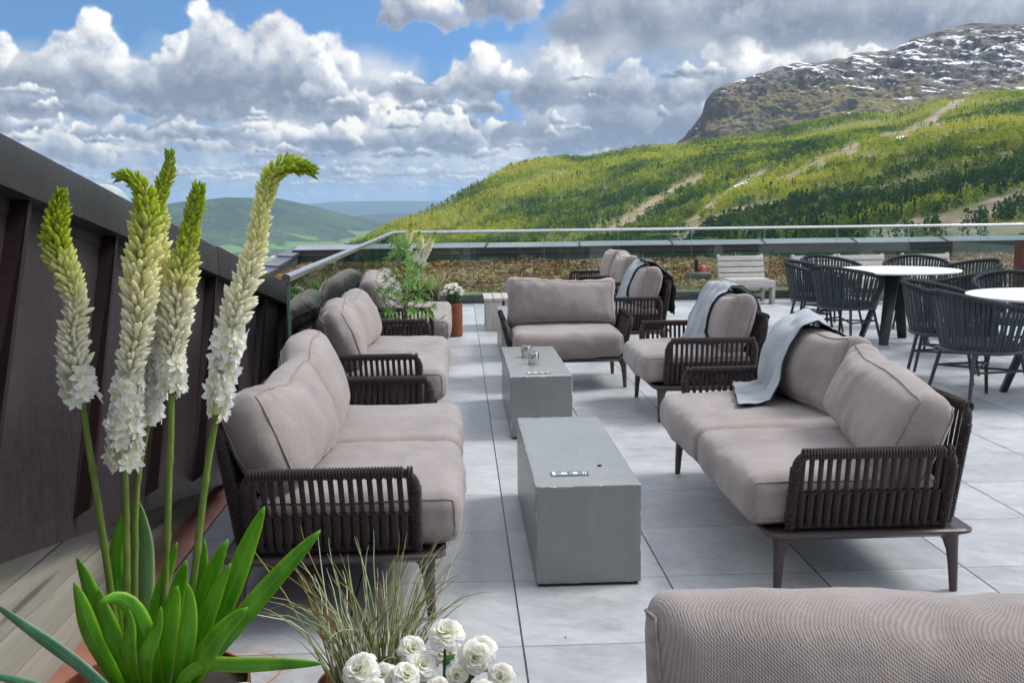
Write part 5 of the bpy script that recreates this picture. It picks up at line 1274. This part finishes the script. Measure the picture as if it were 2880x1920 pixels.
SPIKES = {
1: ([(-0.833,2.22,1.491),(-0.844,2.22,1.451),(-0.852,2.22,1.405),(-0.85,2.22,1.375),(-0.84,2.22,1.335),(-0.825,2.22,1.291),(-0.819,2.22,1.251),(-0.828,2.22,1.204),(-0.833,2.22,1.156),(-0.831,2.22,1.115),(-0.826,2.22,1.08),(-0.823,2.22,1.05)], [(-0.823,2.22,1.05),(-0.816,2.22,0.968),(-0.807,2.22,0.87),(-0.8,2.22,0.788),(-0.788,2.22,0.617),(-0.783,2.22,0.492),(-0.78,2.22,0.36)], .033, 300, .13, .38),
2: ([(-0.713,2.2,1.520),(-0.695,2.2,1.524),(-0.675,2.2,1.512),(-0.660,2.2,1.494),(-0.656,2.2,1.461),(-0.66,2.2,1.418),(-0.668,2.2,1.358),(-0.676,2.2,1.297),(-0.684,2.2,1.235),(-0.695,2.2,1.173),(-0.706,2.2,1.13),(-0.715,2.2,1.08),(-0.721,2.2,1.035),(-0.728,2.2,0.986),(-0.732,2.2,0.938),(-0.733,2.2,0.905)], [(-0.733,2.2,0.905),(-0.737,2.2,0.793),(-0.746,2.2,0.614),(-0.757,2.2,0.36)], .037, 420, .30, .26),
3: ([(-0.628,2.3,1.576),(-0.629,2.3,1.548),(-0.643,2.3,1.511),(-0.656,2.3,1.48),(-0.664,2.3,1.448),(-0.674,2.3,1.321),(-0.680,2.3,1.192),(-0.685,2.3,1.129),(-0.695,2.3,1.047),(-0.705,2.3,0.99)], [(-0.705,2.3,0.99),(-0.735,2.3,0.874),(-0.75,2.3,0.762),(-0.764,2.3,0.561),(-0.778,2.3,0.36)], .031, 380, .36, .30),
4: ([(-0.559,2.26,1.5),(-0.566,2.26,1.469),(-0.580,2.26,1.422),(-0.591,2.26,1.369),(-0.603,2.26,1.322),(-0.615,2.26,1.259),(-0.625,2.26,1.196),(-0.631,2.26,1.156),(-0.636,2.26,1.101),(-0.641,2.26,1.060)], [(-0.641,2.26,1.060),(-0.65,2.26,0.938),(-0.657,2.26,0.872),(-0.67,2.26,0.716),(-0.685,2.26,0.574),(-0.713,2.26,0.36)], .033, 300, .14, .42),
5: ([(-0.305,2.2,1.528),(-0.329,2.2,1.539),(-0.359,2.2,1.543),(-0.387,2.2,1.527),(-0.403,2.2,1.497),(-0.417,2.2,1.446),(-0.429,2.2,1.385),(-0.444,2.2,1.339),(-0.461,2.2,1.287),(-0.480,2.2,1.232),(-0.493,2.2,1.185),(-0.502,2.2,1.155),(-0.512,2.2,1.109),(-0.521,2.2,1.061),(-0.531,2.2,1.014)], [(-0.531,2.2,1.014),(-0.556,2.2,0.902),(-0.579,2.2,0.77),(-0.601,2.2,0.639),(-0.656,2.2,0.36)], .031, 370, .30, .20)}
LEAVES = [
 ([(-0.781,2.160,0.419),(-0.796,2.160,0.569),(-0.815,2.160,0.658),(-0.833,2.160,0.715)],0.0221),
 ([(-0.763,2.120,0.438),(-0.796,2.120,0.553),(-0.815,2.120,0.635),(-0.827,2.120,0.675)],0.0192),
 ([(-0.732,2.100,0.447),(-0.749,2.100,0.560),(-0.768,2.100,0.641),(-0.769,2.100,0.668)],0.0245),
 ([(-0.668,2.080,0.454),(-0.673,2.080,0.567),(-0.699,2.080,0.637),(-0.727,2.070,0.663),(-0.754,2.050,0.655)],0.0228),
 ([(-0.789,2.300,0.456),(-0.801,2.300,0.632),(-0.791,2.300,0.714),(-0.776,2.300,0.773)],0.0175),
 ([(-0.761,2.340,0.402),(-0.745,2.340,0.615),(-0.744,2.340,0.720),(-0.753,2.340,0.785)],0.0188),
 ([(-0.668,2.100,0.444),(-0.641,2.100,0.557),(-0.618,2.100,0.636),(-0.606,2.100,0.669)],0.0270),
 ([(-0.611,2.060,0.462),(-0.581,2.060,0.572),(-0.571,2.060,0.651),(-0.575,2.060,0.690)],0.0186),
 ([(-0.750,2.260,0.403),(-0.702,2.260,0.558),(-0.671,2.260,0.649),(-0.648,2.260,0.711)],0.0158),
 ([(-0.688,2.240,0.411),(-0.649,2.240,0.598),(-0.633,2.240,0.649),(-0.624,2.240,0.675)],0.0203),
 ([(-0.645,2.260,0.400),(-0.606,2.260,0.589),(-0.593,2.260,0.657),(-0.586,2.260,0.715)],0.0148),
 ([(-0.636,2.200,0.394),(-0.581,2.200,0.595),(-0.549,2.200,0.681),(-0.520,2.200,0.735)],0.0199),
 ([(-0.602,2.160,0.426),(-0.521,2.160,0.609),(-0.472,2.160,0.726),(-0.430,2.160,0.818)],0.0227),
 ([(-0.604,2.120,0.432),(-0.557,2.120,0.578),(-0.525,2.120,0.658),(-0.498,2.120,0.708)],0.0170),
 ([(-0.602,2.100,0.435),(-0.491,2.100,0.574),(-0.402,2.100,0.677),(-0.304,2.100,0.781)],0.0221),
 ([(-0.588,2.040,0.464),(-0.539,2.040,0.548),(-0.495,2.040,0.603),(-0.449,2.040,0.641)],0.0223),
 ([(-0.600,2.060,0.470),(-0.551,2.060,0.511),(-0.492,2.060,0.506),(-0.402,2.060,0.506),(-0.304,2.060,0.505)],0.0174),
 ([(-0.735,2.000,0.496),(-0.780,2.000,0.544),(-0.848,2.000,0.602),(-0.944,2.000,0.684)],0.0140),
 ([(-0.812,1.950,0.511),(-0.861,1.950,0.531),(-0.915,1.950,0.551),(-0.956,1.950,0.559)],0.0114),
 ([(-0.691,2.050,0.463),(-0.667,2.050,0.532),(-0.639,2.050,0.594),(-0.628,2.050,0.644)],0.0155),
 ([(-0.727,2.060,0.466),(-0.704,2.060,0.545),(-0.695,2.060,0.598),(-0.696,2.060,0.636)],0.0170),
]
def build_lilies():
    O = Vector((-.70, 2.20, 0)); t = thing('foxtail_lily', 'tall foxtail lily with five white and green flower spikes and strap leaves in foreground', 'flowers', O)
    pot(t, .21, .40)
    for k, (sp, st, hw, nb, op, gr) in SPIKES.items():
        P = [Vector(p) - O for p in st]; c = spline(P, 40); mb = MB(); R = [.0088 - .0015 * (1 - i / 40) for i in range(41)]
        for i in (9, 19, 29): R[i] *= 1.22
        mb.tube(c, R, 10); s = obj('stem', mb, MT['stem'], t, smooth=179)
        flower_spike(s, [Vector(p) - O for p in sp], hw, nb, op, k, gr)
    for i, (pts, hw) in enumerate(LEAVES):
        P = [Vector(p) - O for p in pts]; P[0] = P[0].lerp(Vector((P[0].x * .5, 0, .36)), .55) if i not in (16, 17, 18) else P[0]
        root = Vector((P[0].x * .5 + (.06 if i == 16 else 0), -.02 - .002 * i, .355)); P = [root] + P
        strap_leaf(t, P, hw, MT['strap_pale'] if i == 5 else MT['strap_blue'] if i in (17, 18) else MT['strap'], i)
    st = None; rn = random.Random(5)
    for k, (x, y, z, s, lab) in enumerate(((-.50, 2.09, .405, .045, 'pale jagged rock at the foot of the foxtail lily'), (-.445, 2.06, .398, .040, 'small grey stone to the right of the pale jagged rock'))):
        mb, _ = soft_box(s * 2, s * 1.3, s * 1.25, s * .3, n=10, seed=k + 2, wr=s * .12, lump=s * .9); o = obj('rock', mb, MT['stone'], None, (x, y, z), .4 + k, smooth=25); tag(o, lab, 'rock', 'rocks at the foot of the lily')
    # far pot of the same flower
    O = Vector((-.44, 11.2, 0)); t = thing('foxtail_lily', 'distant foxtail lily with three pale spikes behind the leafy shrub', 'flowers', O); pot(t, .10, .375)
    for k, (a, b_, c) in enumerate((((-.522, 0, 1.258), (-.555, 0, 1.06), (-.535, 0, .849)), ((-.444, .05, 1.160), (-.436, .05, 1.013), (-.492, .05, .858)), ((-.265, 0, 1.155), (-.345, 0, 1.0), (-.424, 0, .80)))):
        P = [Vector((q[0] + .44, q[1], q[2])) for q in (a, b_, c)]; mb = MB(); mb.tube(spline([P[2], P[2].lerp(Vector((0, 0, .36)), .5), Vector((0, 0, .36))], 10), .007, 6); s = obj('stem', mb, MT['stem'], t, smooth=179)
        flower_spike(s, P, .038, 240, .22, 20 + k, .22)
    rn = random.Random(6)
    for k in range(7):
        a = k * .9; d = Vector((math.cos(a), math.sin(a), 0)); strap_leaf(t, [Vector((0, 0, .36)), d * .05 + Vector((0, 0, .50)), d * .14 + Vector((0, 0, .60 + .05 * rn.random()))], .018, MT['strap'], 60 + k, 10)
def grass_clump(name, label, loc, n, seed, rx, ry, z0, hmin, hmax, spread, parent_pot, w=.0016):
    rn = random.Random(seed); t = thing(name, label, 'grass', loc, 0, 'ornamental grasses in pots'); pot(t, *parent_pot); mb, tt = MB(), []
    for k in range(n):
        a = rn.uniform(0, 6.283); q = math.sqrt(rn.random()); b0 = Vector((rx * q * math.cos(a), ry * q * math.sin(a), z0)); L = rn.uniform(hmin, hmax)
        if rn.random() < .22: L *= .65
        ox = (b0.x / rx) * .55 + rn.uniform(-.35, .35); oy = rn.uniform(-.35, .35); sp = spread * (1.0 if rn.random() < .75 else 1.9)
        d = Vector((ox * sp, oy * sp, 1)).normalized(); dr = rn.uniform(.0, .28) * L * (1.5 if rn.random() < .2 else .8); side = Vector((ox, oy, 0)); side = side.normalized() if side.length > 1e-3 else Vector((1, 0, 0))
        pts = [b0 + d * (L * v) + side * (dr * 1.3 * v * v) - Vector((0, 0, dr * v ** 3)) + Vector((mnoise.noise((k, v * 3, 0)), mnoise.noise((k, v * 3, 5)), 0)) * .012 * v for v in (0, .2, .4, .6, .8, .92, 1.0)]
        ti = rn.choice((.02, .25, .40, .52, .58, .62, .66, .72, .9, .97)) + rn.uniform(-.04, .04)
        o = len(mb.v); mb.tube(pts, [w * 1.2, w * 1.25, w * 1.15, w, w * .8, w * .5, w * .2], 3, cap=False); tt += [max(0, min(1, ti))] * (len(mb.v) - o)
    o = obj('blades', mb, MT['grass'], t, smooth=179, attrs={'tint': tt}); o['kind'] = 'stuff'; return t
def rosette(parent, pos, R, ax, seed, name='flower', layers=6):
    """many-petalled round flower: rings of cupped, ruffled petals"""
    rn = random.Random(seed); ax = Vector(ax).normalized(); a = ax.orthogonal().normalized(); b_ = ax.cross(a); mb, tt = MB(), []; nu, nv = 6, 6
    for k in range(layers):
        f = k / (layers - 1); th = rad(6 + 82 * f ** .85); ln = R * (.62 + .42 * f); cnt = 4 + int(2.2 * f + .5); ph = rn.random() * 6
        for q in range(cnt):
            g = ph + 2 * math.pi * q / cnt + rn.uniform(-.12, .12); d = a * math.cos(g) + b_ * math.sin(g); s = ax.cross(d); wd = ln * (.80 + .12 * rn.random()); o = len(mb.v); r1, r2 = rn.random() * 9, rn.random() * 9; j = rn.uniform(-.10, .10)
            for v_ in range(nv + 1):
                v = v_ / nv
                for u_ in range(nu + 1):
                    u = u_ / nu * 2 - 1; t2 = th * (.55 + .62 * v * v) + j; wv = wd * math.sin(math.pi * (.14 + .66 * v ** .8)) ; lift = .30 * u * u * wv * (1 - .55 * f)
                    e = v * v; ruff = .036 * R * e * math.sin(u * 7 + r1 + 2 * math.sin(u * 3 + r2)) + .010 * R * e * math.sin(u * 13 + r2)
                    rr = ln * v * (1 - .12 * u * u * v); p = pos + d * (rr * math.sin(t2)) + ax * (rr * math.cos(t2) * .85 + lift + ruff - .25 * R) + s * (u * wv * .62) - d * (lift * .6 * math.cos(t2)) + d * ruff * .5
                    mb.v.append(tuple(p)); tt.append(min(1, .02 + .95 * v ** 1.25 * (.72 + .28 * (abs(u) ** 2)) + (.10 if v > .93 else 0)))
            w = nu + 1
            for v_ in range(nv):
                for u_ in range(nu): mb.f.append((o + v_ * w + u_, o + v_ * w + u_ + 1, o + (v_ + 1) * w + u_ + 1, o + (v_ + 1) * w + u_))
    return obj(name, mb, MT['petal'], parent, smooth=179, attrs={'tint': tt})
RN = [(-0.046, 2.05, 0.571, 0.0374, 62), (-0.045, 2.12, 0.496, 0.034, 80), (-0.118, 2.14, 0.495, 0.0312, 40), (0.014, 1.98, 0.541, 0.0332, 12), (0.029, 2.1, 0.508, 0.0337, 50), (-0.093, 2.02, 0.513, 0.0324, 42), (-0.125, 1.98, 0.513, 0.0289, 52), (-0.22, 1.97, 0.532, 0.0374, 50), (-0.177, 2.0, 0.505, 0.0277, 50), (-0.022, 1.97, 0.511, 0.0216, 10), (0.066, 1.98, 0.502, 0.0275, 36), (-0.062, 2.0, 0.465, 0.0292, 30), (0.027, 1.95, 0.48, 0.0285, 30), (-0.189, 1.93, 0.498, 0.031, 40)]
def lobed_leaf(mb, p, d, up, L):
    s = d.cross(up).normalized(); o = len(mb.v); out = [(0, .03), (.2, .30), (.35, .16), (.55, .42), (.68, .18), (.85, .22), (1, .02)]
    for v, w in out: c = p + d * (L * v) + up * (.18 * L * math.sin(v * 2.6)); mb.v += [tuple(c - s * L * w + up * L * w * .2), tuple(c), tuple(c + s * L * w + up * L * w * .2)]
    for q in range(len(out) - 1):
        for e in range(2): mb.f.append((o + q * 3 + e, o + q * 3 + e + 1, o + q * 3 + 4 + e, o + q * 3 + 3 + e))
def build_small_plants():
    grass_clump('ornamental_grass', 'wispy green and brown ornamental grass in front of the nearest left sofa', (-.215, 2.24, 0), 185, 3, .095, .06, .36, .16, .43, .30, (.13, .375))
    grass_clump('ornamental_grass', 'distant clump of thin green grass behind the white potted flowers', (-.33, 11.62, 0), 170, 4, .06, .06, .36, .22, .40, .6, (.10, .375), .0028)
    O = Vector((-.06, 2.03, 0)); t = thing('ranunculus', 'bunch of white ruffled ranunculus flowers with lilac edges at bottom of picture', 'flowers', O); pot(t, .15, .375, None, (-.015, -.02))
    rn = random.Random(7); lf = MB()
    for k, (x, y, z, r, ti) in enumerate(RN):
        p = Vector((x, y, z)) - O; ax = Vector((rn.uniform(-.35, .35), -math.cos(rad(ti)), math.sin(rad(ti)))); mb = MB(); b0 = Vector((p.x * .35, p.y * .3, .34)); q = p - ax.normalized() * r * .2
        mb.tube(spline([b0, b0.lerp(q, .55) + Vector((0, 0, .015)), q], 10), .0032, 6); s = obj('stem', mb, MT['darkleaf'], t, smooth=179)
        rosette(s, p, r * 1.10, ax, 30 + k, layers=6 if r > .025 else 4)
        for q2 in range(3):
            a = rn.random() * 6.3; v = rn.uniform(.35, .85); lobed_leaf(lf, b0.lerp(p, v), Vector((math.cos(a), math.sin(a), .25)).normalized(), Vector((0, 0, 1)), rn.uniform(.035, .06))
    obj('foliage', lf, MT['darkleaf'], t, smooth=179)
    # white pompon flowers in a rusty pot
    O = Vector((-.085, 11.36, 0)); t = thing('potted_chrysanthemum', 'white round flowers in a tall rusty orange cylinder pot by the left sofas', 'potted flowers', O); pot(t, .098, .375); lf = MB()
    for k in range(19):
        a = k * 2.4; q = math.sqrt((k + .5) / 19); p = Vector((.118 * q * math.cos(a), .10 * q * math.sin(a), .575 - .085 * q * q + rn.uniform(-.015, .015))); mb = MB(); mb.tube([Vector((p.x * .4, p.y * .4, .35)), p * 1.0], .003, 4); s = obj('stem', mb, MT['darkleaf'], t)
        fm, tt = MB(), []
        for j in range(64):
            zz = 1 - 2 * (j + .5) / 64; g = j * 2.4; r_ = math.sqrt(1 - zz * zz); d = Vector((r_ * math.cos(g), r_ * math.sin(g), zz * .8)); sd = d.orthogonal().normalized(); R = .027; o = len(fm.v)
            fm.v += [tuple(p + d * R * .25), tuple(p + d * R * .75 + sd * R * .28), tuple(p + d * R * 1.05), tuple(p + d * R * .75 - sd * R * .28)]; fm.f.append((o, o + 1, o + 2, o + 3)); tt += [.45, .65, .72, .65]
        obj('flower_head', fm, MT['petal'], s, smooth=None, attrs={'tint': tt})
        for j in range(5):
            a2 = rn.random() * 6.3; lobed_leaf(lf, Vector((p.x * .8, p.y * .8, rn.uniform(.38, .52))), Vector((math.cos(a2), math.sin(a2), .2)).normalized(), Vector((0, 0, 1)), rn.uniform(.04, .06))
    obj('foliage', lf, MT['darkleaf'], t, smooth=179)
    # whorled evergreen between two sofas
    O = Vector((-.475, 8.46, 0)); t = thing('leafy_shrub', 'green potted shrub with whorls of narrow leaves standing between left sofas', 'shrub', O); pot(t, .12, .375)
    mb = MB(); mb.tube(spline([(0, 0, .35), (.012, 0, .6), (.004, .01, .85), (.03, 0, 1.14)], 16), [.011 * (1 - .6 * i / 16) for i in range(17)], 7); tr = obj('trunk', mb, MT['bark'], t, smooth=179); fl = MB(); rn = random.Random(12)
    def whorl(p, ax, n, L):
        ax = ax.normalized(); a = ax.orthogonal().normalized(); b_ = ax.cross(a)
        for k in range(n):
            g = 6.283 * k / n + rn.uniform(-.2, .2); el = rn.uniform(-.1, .9); d = (a * math.cos(g) + b_ * math.sin(g)) * math.cos(el) + ax * math.sin(el); s = d.cross(ax).normalized(); l = L * rn.uniform(.75, 1.15); w = l * .078; o = len(fl.v)
            for v, q in ((0, .4), (.45, 1.0), (1, .08)): c = p + d * (l * v) - Vector((0, 0, .16 * l * v * v)); fl.v += [tuple(c - s * w * q), tuple(c + s * w * q)]
            fl.f += [(o, o + 1, o + 3, o + 2), (o + 2, o + 3, o + 5, o + 4)]
    for k in range(50):
        z = .40 + .74 * (k + rn.random() * .6) / 50; a = k * 2.4 + rn.uniform(-.3, .3); v = (z - .40) / .74; L = (.26 * (1 - v) ** .8 + .05) * rn.uniform(.65, 1.15); d = Vector((math.cos(a), math.sin(a), rn.uniform(.25, .7))); p0 = Vector((.01, 0, z)); p1 = p0 + d * L * .55 - Vector((0, 0, .01)); p2 = p0 + d * L + Vector((0, 0, .02))
        bm_ = MB(); bm_.tube([p0, p1, p2], [.0042, .0034, .002], 5); obj('branch', bm_, MT['bark'], t, smooth=179)
        whorl(p2, d, 15, .062); whorl(p0.lerp(p1, 1.0), d + Vector((0, 0, .6)), 13, .058)
        if L > .2: whorl(p1.lerp(p2, .5) + Vector((0, 0, .02)), d + Vector((rn.uniform(-.6, .6), rn.uniform(-.6, .6), .8)), 12, .056)
    whorl(Vector((.03, 0, 1.145)), Vector((0, 0, 1)), 16, .07); whorl(Vector((.022, 0, 1.08)), Vector((0, 0, 1)), 16, .07)
    obj('foliage', fl, MT['foliage'], t, smooth=None)
    # planter with a grassy plant at the right edge
    O = Vector((7.86, 13.5, 0)); t = thing('rusty_planter', 'tall rusty brown steel planter at the far right edge of the terrace', 'planter', O); mb = MB(); w, h = .50, .885
    for c, s in (((0, -w / 2, h / 2), (w, .01, h)), ((0, w / 2, h / 2), (w, .01, h)), ((-w / 2 + .005, 0, h / 2), (.01, w - .012, h)), ((w / 2 - .005, 0, h / 2), (.01, w - .012, h))): mb.box(c, s)
    b0 = obj('box', mb, MT['rust_dark'], t); mb = MB(); mb.box((0, 0, h - .06), (w - .03, w - .02, .02)); obj('soil', mb, MT['soil'], b0)
    rn = random.Random(15); g = MB(); tt = []
    for k in range(60):
        a = rn.random() * 6.28; sp = rn.uniform(.1, .6); L = rn.uniform(.25, .5); o = len(g.v); q = Vector((rn.uniform(-.12, .12), rn.uniform(-.12, .12), h - .05)); d = Vector((math.cos(a) * sp, math.sin(a) * sp, 1)); g.tube([q, q + d * L * .6, q + d * L + Vector((math.cos(a), math.sin(a), -.6)) * .08], [.004, .0035, .001], 3); tt += [rn.choice((.5, .6, .7))] * (len(g.v) - o)
    obj('leaves', g, MT['grass'], t, attrs={'tint': tt}); 
    # red and black fitting on a dark stone in the moss
    t = thing('red_black_fitting', 'small red and black fitting on a dark stone in the mossy roof', 'fitting', (3.98, 16.95, .15), .3)
    mb, _ = soft_box(.40, .24, .17, .05, n=10, seed=8, wr=.01, lump=.05); obj('stone_base', xf(mb, Matrix.Translation((0, 0, .05))), MT['fascia'], t, smooth=30)
    mb = MB(); mb.lathe([(.085, .10), (.075, .17), (.05, .24), (.0, .27)], 16, (.06, 0, 0), cap=False); obj('red_hood', mb, MT['redpaint'], t, smooth=50)
    mb = MB(); mb.lathe([(.028, .12), (.028, .30), (.04, .31), (.04, .35), (.0, .352)], 14, (-.05, 0, 0), cap=False); obj('pipe', mb, MT['black'], t, smooth=40)
# ---------------------------------------------------------------- furniture on the terrace
def build_furniture():
    GS, GA = 'rope two-seat sofas', 'rope single seats'
    PI = math.pi
    lounge('rope_sofa', 'nearest left sofa, beige with brown rope arms, behind the foreground grass', 'sofa', (-.46, 4.36, 0), 0, 1.85, 2, 1, GS, [dict(dy=.02, twist=-4, sag=.03, h=.385, lean=23), dict(dy=-.03, twist=3, sag=.0, wave=.02, h=.40, lean=21)])
    lounge('rope_sofa', 'second left sofa, between the nearest sofa and the green shrub', 'sofa', (-.55, 7.06, 0), 0, 1.85, 2, 2, GS, [dict(dy=.03, twist=5, h=.395), dict(dy=-.05, twist=-2, h=.385)])
    lounge('rope_sofa', 'furthest left sofa, half hidden behind the green shrub', 'sofa', (-.55, 9.88, 0), 0, 1.85, 2, 3, GS, [dict(twist=3, h=.40), dict(twist=-4, h=.39)])
    s4, c4 = lounge('rope_sofa', 'right sofa beside the front box table with blanket over one cushion', 'sofa', (1.49, 4.475, 0), PI, 1.85, 2, 4, GS, [dict(dy=-.06, twist=10, w=.74, h=.40, lean=18, dx=-.05, pinch=.035, th=.18), dict(dy=.0, twist=-3, w=.88, h=.355, lean=21, roll=-7, pinch=.015, sag=.0)])
    a1, ca1 = lounge('rope_armchair', 'middle right armchair with pale blue grey blanket on its back cushion', 'armchair', (1.645, 7.1, 0), PI, 1.0, 1, 5, GA, [dict(w=.80, h=.41, lean=17, pinch=.04)])
    lounge('rope_loveseat', 'loveseat facing the camera behind the steel ashtrays', 'loveseat', (.84, 8.31, 0), -PI / 2, 1.0, 1, 6, GA, [dict(w=.90, h=.375, lean=16, sag=-.022, wave=.008, pinch=-.05, r=.078, th=.17)])
    lounge('rope_loveseat', 'closest loveseat at bottom right, only its big woven back cushion showing', 'loveseat', (.770, 1.42, 0), -PI / 2, 1.0, 1, 7, GA, [dict(w=.93, h=.345, lean=15, seams=[(0, -1, .3)], cloth=MT['fabric_near'], sag=-.006, wave=-.012, pinch=-.02, r=.066)])
    a2, ca2 = lounge('rope_armchair', 'far armchair with dark green blanket hanging down behind its back', 'armchair', (1.60, 10.07, 0), PI, 1.0, 1, 8, GA, [dict(w=.80, h=.41, lean=15, pinch=.04)])
    lounge('rope_armchair', 'plain far armchair just left of the one with the dark blanket', 'armchair', (1.72, 11.93, 0), PI, 1.0, 1, 9, GA, [dict(w=.78, h=.42, lean=13, pinch=.04)])
    lounge('rope_armchair', 'furthest armchair of the row, nearest to the mossy roof', 'armchair', (1.74, 12.98, 0), PI, 1.0, 1, 10, GA, [dict(w=.78, h=.42, lean=13, pinch=.04)])
    # blankets (built against the cushions they lie on)
    bpy.context.view_layer.update()
    drape('blanket', 'blue grey blanket trailing over the right sofa cushion onto its seat', [(1.40, 5.14, .482), (1.49, 5.14, .480), (1.56, 5.13, .50), (1.605, 5.14, .62), (1.66, 5.15, .76), (1.72, 5.15, .845), (1.80, 5.15, .875), (1.86, 5.15, .83), (1.88, 5.15, .70), (1.89, 5.15, .56)], [q for q in s4.children if q.name.startswith('seat')] + c4[:1], .28, (.22, 1, 0), MT['blanket'], 2, taper=[(0, 1.15), (.2, 1.0), (.36, .86), (.5, .9), (1, 1)], off=.010, skew=.08)
    def over(cx, y, zc=.84, low=.36): return [(cx + .00, y, .465), (cx + .02, y, .50), (cx + .075, y, .64), (cx + .14, y, .79), (cx + .20, y, zc + .03), (cx + .28, y, zc + .03), (cx + .36, y, .80), (cx + .41, y, .725), (cx + .435, y, .66), (cx + .44, y, .50), (cx + .445, y, low)]
    drape('blanket', 'blue grey blanket with dark stripes over the middle right armchair', over(1.645, 7.22), ca1, .20, (-.16, 1, 0), MT['blanket'], 5, off=.010)
    drape('blanket', 'blue grey blanket over the far armchair, lying under the dark green one', over(1.60, 10.20, low=.45), ca2, .20, (-.12, 1, 0), MT['blanket'], 7, off=.010)
    drape('blanket', 'folded dark green blanket hanging behind the far armchair', [(1.80, 10.06, .89), (1.88, 10.06, .875), (1.96, 10.06, .82), (2.035, 10.06, .74), (2.065, 10.06, .60), (2.075, 10.06, .37)], ca2, .26, (0, 1, 0), MT['blanket_dark'], 9, off=.024)
    box_table('front grey box table with a small dark marker strip', .268, .672, 3.752, 5.022, .396, 1, strip=(.415, 3.925))
    box_table('second grey box table carrying two steel ashtrays', .296, .682, 6.245, 7.585, .396, 2, strip=(.482, 6.358))
    box_table('third grey box table hidden behind the facing loveseat', .372, .765, 9.43, 10.70, .396, 3)
    ashtray('front brushed steel ashtray on the second box table', .476, 6.735, .3965, .3); ashtray('rear brushed steel ashtray on the second box table', .448, 7.05, .3965, 1.2)
    mb, _ = soft_box(.016, .007, .006, .002, n=6, seed=2, wr=.0006, lump=.002); o = obj('twig_scrap', mb, MT['black'], None, (.55, 4.036, .3990), .2); tag(o, 'tiny dark scrap of debris lying on the front box table', 'debris')
    # dining group
    round_table('far round white table with six rope chairs', (4.46, 10.30), 6); round_table('near round white table cut off by the right edge', (4.42, 7.36), 25)
    for lab, p, a in (('far table chair at left, turned away beside the timber lounger', (3.86, 11.03), -32), ('far table chair nearest to the armchairs, seen from behind', (3.87, 10.14), 33), ('far table chair behind the left end of the white top', (4.30, 11.72), -72),
                      ('far table chair facing the camera behind the right end of the top', (5.22, 11.5), -108), ('far table chair at the right, its rounded back highest at right', (5.40, 10.66), 192), ('far table chair on the near right side, showing its outer back', (4.78, 9.42), 126),
                      ('near table chair on the far left side of the top', (3.90, 8.10), -32), ('closest rope chair, lower right, seen from behind', (3.70, 7.12), 8), ('near table chair on the far side, cut by right picture edge', (4.86, 8.72), -108)):
        dining_chair(lab, p, a)
    timber_lounger('pale timber lounger standing alone with black shadow gap below', 3.765, 4.452, 14.27)
    timber_lounger('timber lounger, left one of the pair behind the round table', 4.79, 5.455, 14.0); timber_lounger('timber lounger, right one of the pair behind the round table', 5.462, 6.15, 14.0)
    timber_lounger('timber lounger furthest right behind the rope chairs', 6.41, 7.12, 14.0)
    timber_bench()
def build_shade_cloud():  # unseen cloud added above the view, shaped to shade the hillside
    S = Vector((math.sin(rad(SUN_AZ)) * math.cos(rad(SUN_EL)), math.cos(rad(SUN_AZ)) * math.cos(rad(SUN_EL)), math.sin(rad(SUN_EL))))
    mb = MB(); rn = random.Random(3)
    for k in range(11):
        f = k / 10; a = 13.5 + 20 * f; r = 570 + 290 * f; p = Vector((r * math.sin(rad(a)), r * math.cos(rad(a)), float(hill_z(np.array(a), np.array(r)))))
        h = 462.0; c = p + S * ((h - p.z) / S.z); rx, ry, rz_ = 115 + rn.uniform(-10, 15), (125 + 110 * f) + rn.uniform(-15, 15), 20
        o = len(mb.v); n, m = 24, 12
        for j in range(m + 1):
            th = math.pi * j / m
            for i in range(n):
                g = 2 * math.pi * i / n; d = Vector((math.sin(th) * math.cos(g), math.sin(th) * math.sin(g), math.cos(th) * (1 if th < 1.57 else .25))); q = 1 + .22 * mnoise.noise(d * 2.2 + Vector((k * 3, 0, 0))); mb.v.append(tuple(c + Vector((d.x * rx, d.y * ry, d.z * rz_)) * q))
        mb.f += [(o + j * n + i, o + j * n + (i + 1) % n, o + (j + 1) * n + (i + 1) % n, o + (j + 1) * n + i) for j in range(m) for i in range(n)]
    tag(obj('unseen_shade_cloud', mb, MT['cloud'], smooth=179), kind='structure')
# ---------------------------------------------------------------- build
import time as _t
def main():
    t0 = _t.time()
    def st(n): print('%-12s %.1fs' % (n, _t.time() - t0))
    build_materials(); build_world(); st('sky'); build_sun(); make_camera(); build_land(); st('land'); build_terrace(); build_wall(); build_fill_blocker(); build_glass(); st('terrace')
    build_furniture(); st('furniture'); build_lilies(); build_small_plants(); st('plants'); build_shade_cloud()
    if USE_HAZE: build_haze()
    c = scene.cycles; c.max_bounces = 8; c.diffuse_bounces = 3; c.glossy_bounces = 4; c.transmission_bounces = 6; c.transparent_max_bounces = 24; c.volume_bounces = 0; c.use_denoising = True; c.sample_clamp_indirect = 6.0; c.caustics_reflective = False; c.caustics_refractive = False
    c.use_adaptive_sampling = True; c.adaptive_threshold = 0.02
USE_HAZE = True
main()
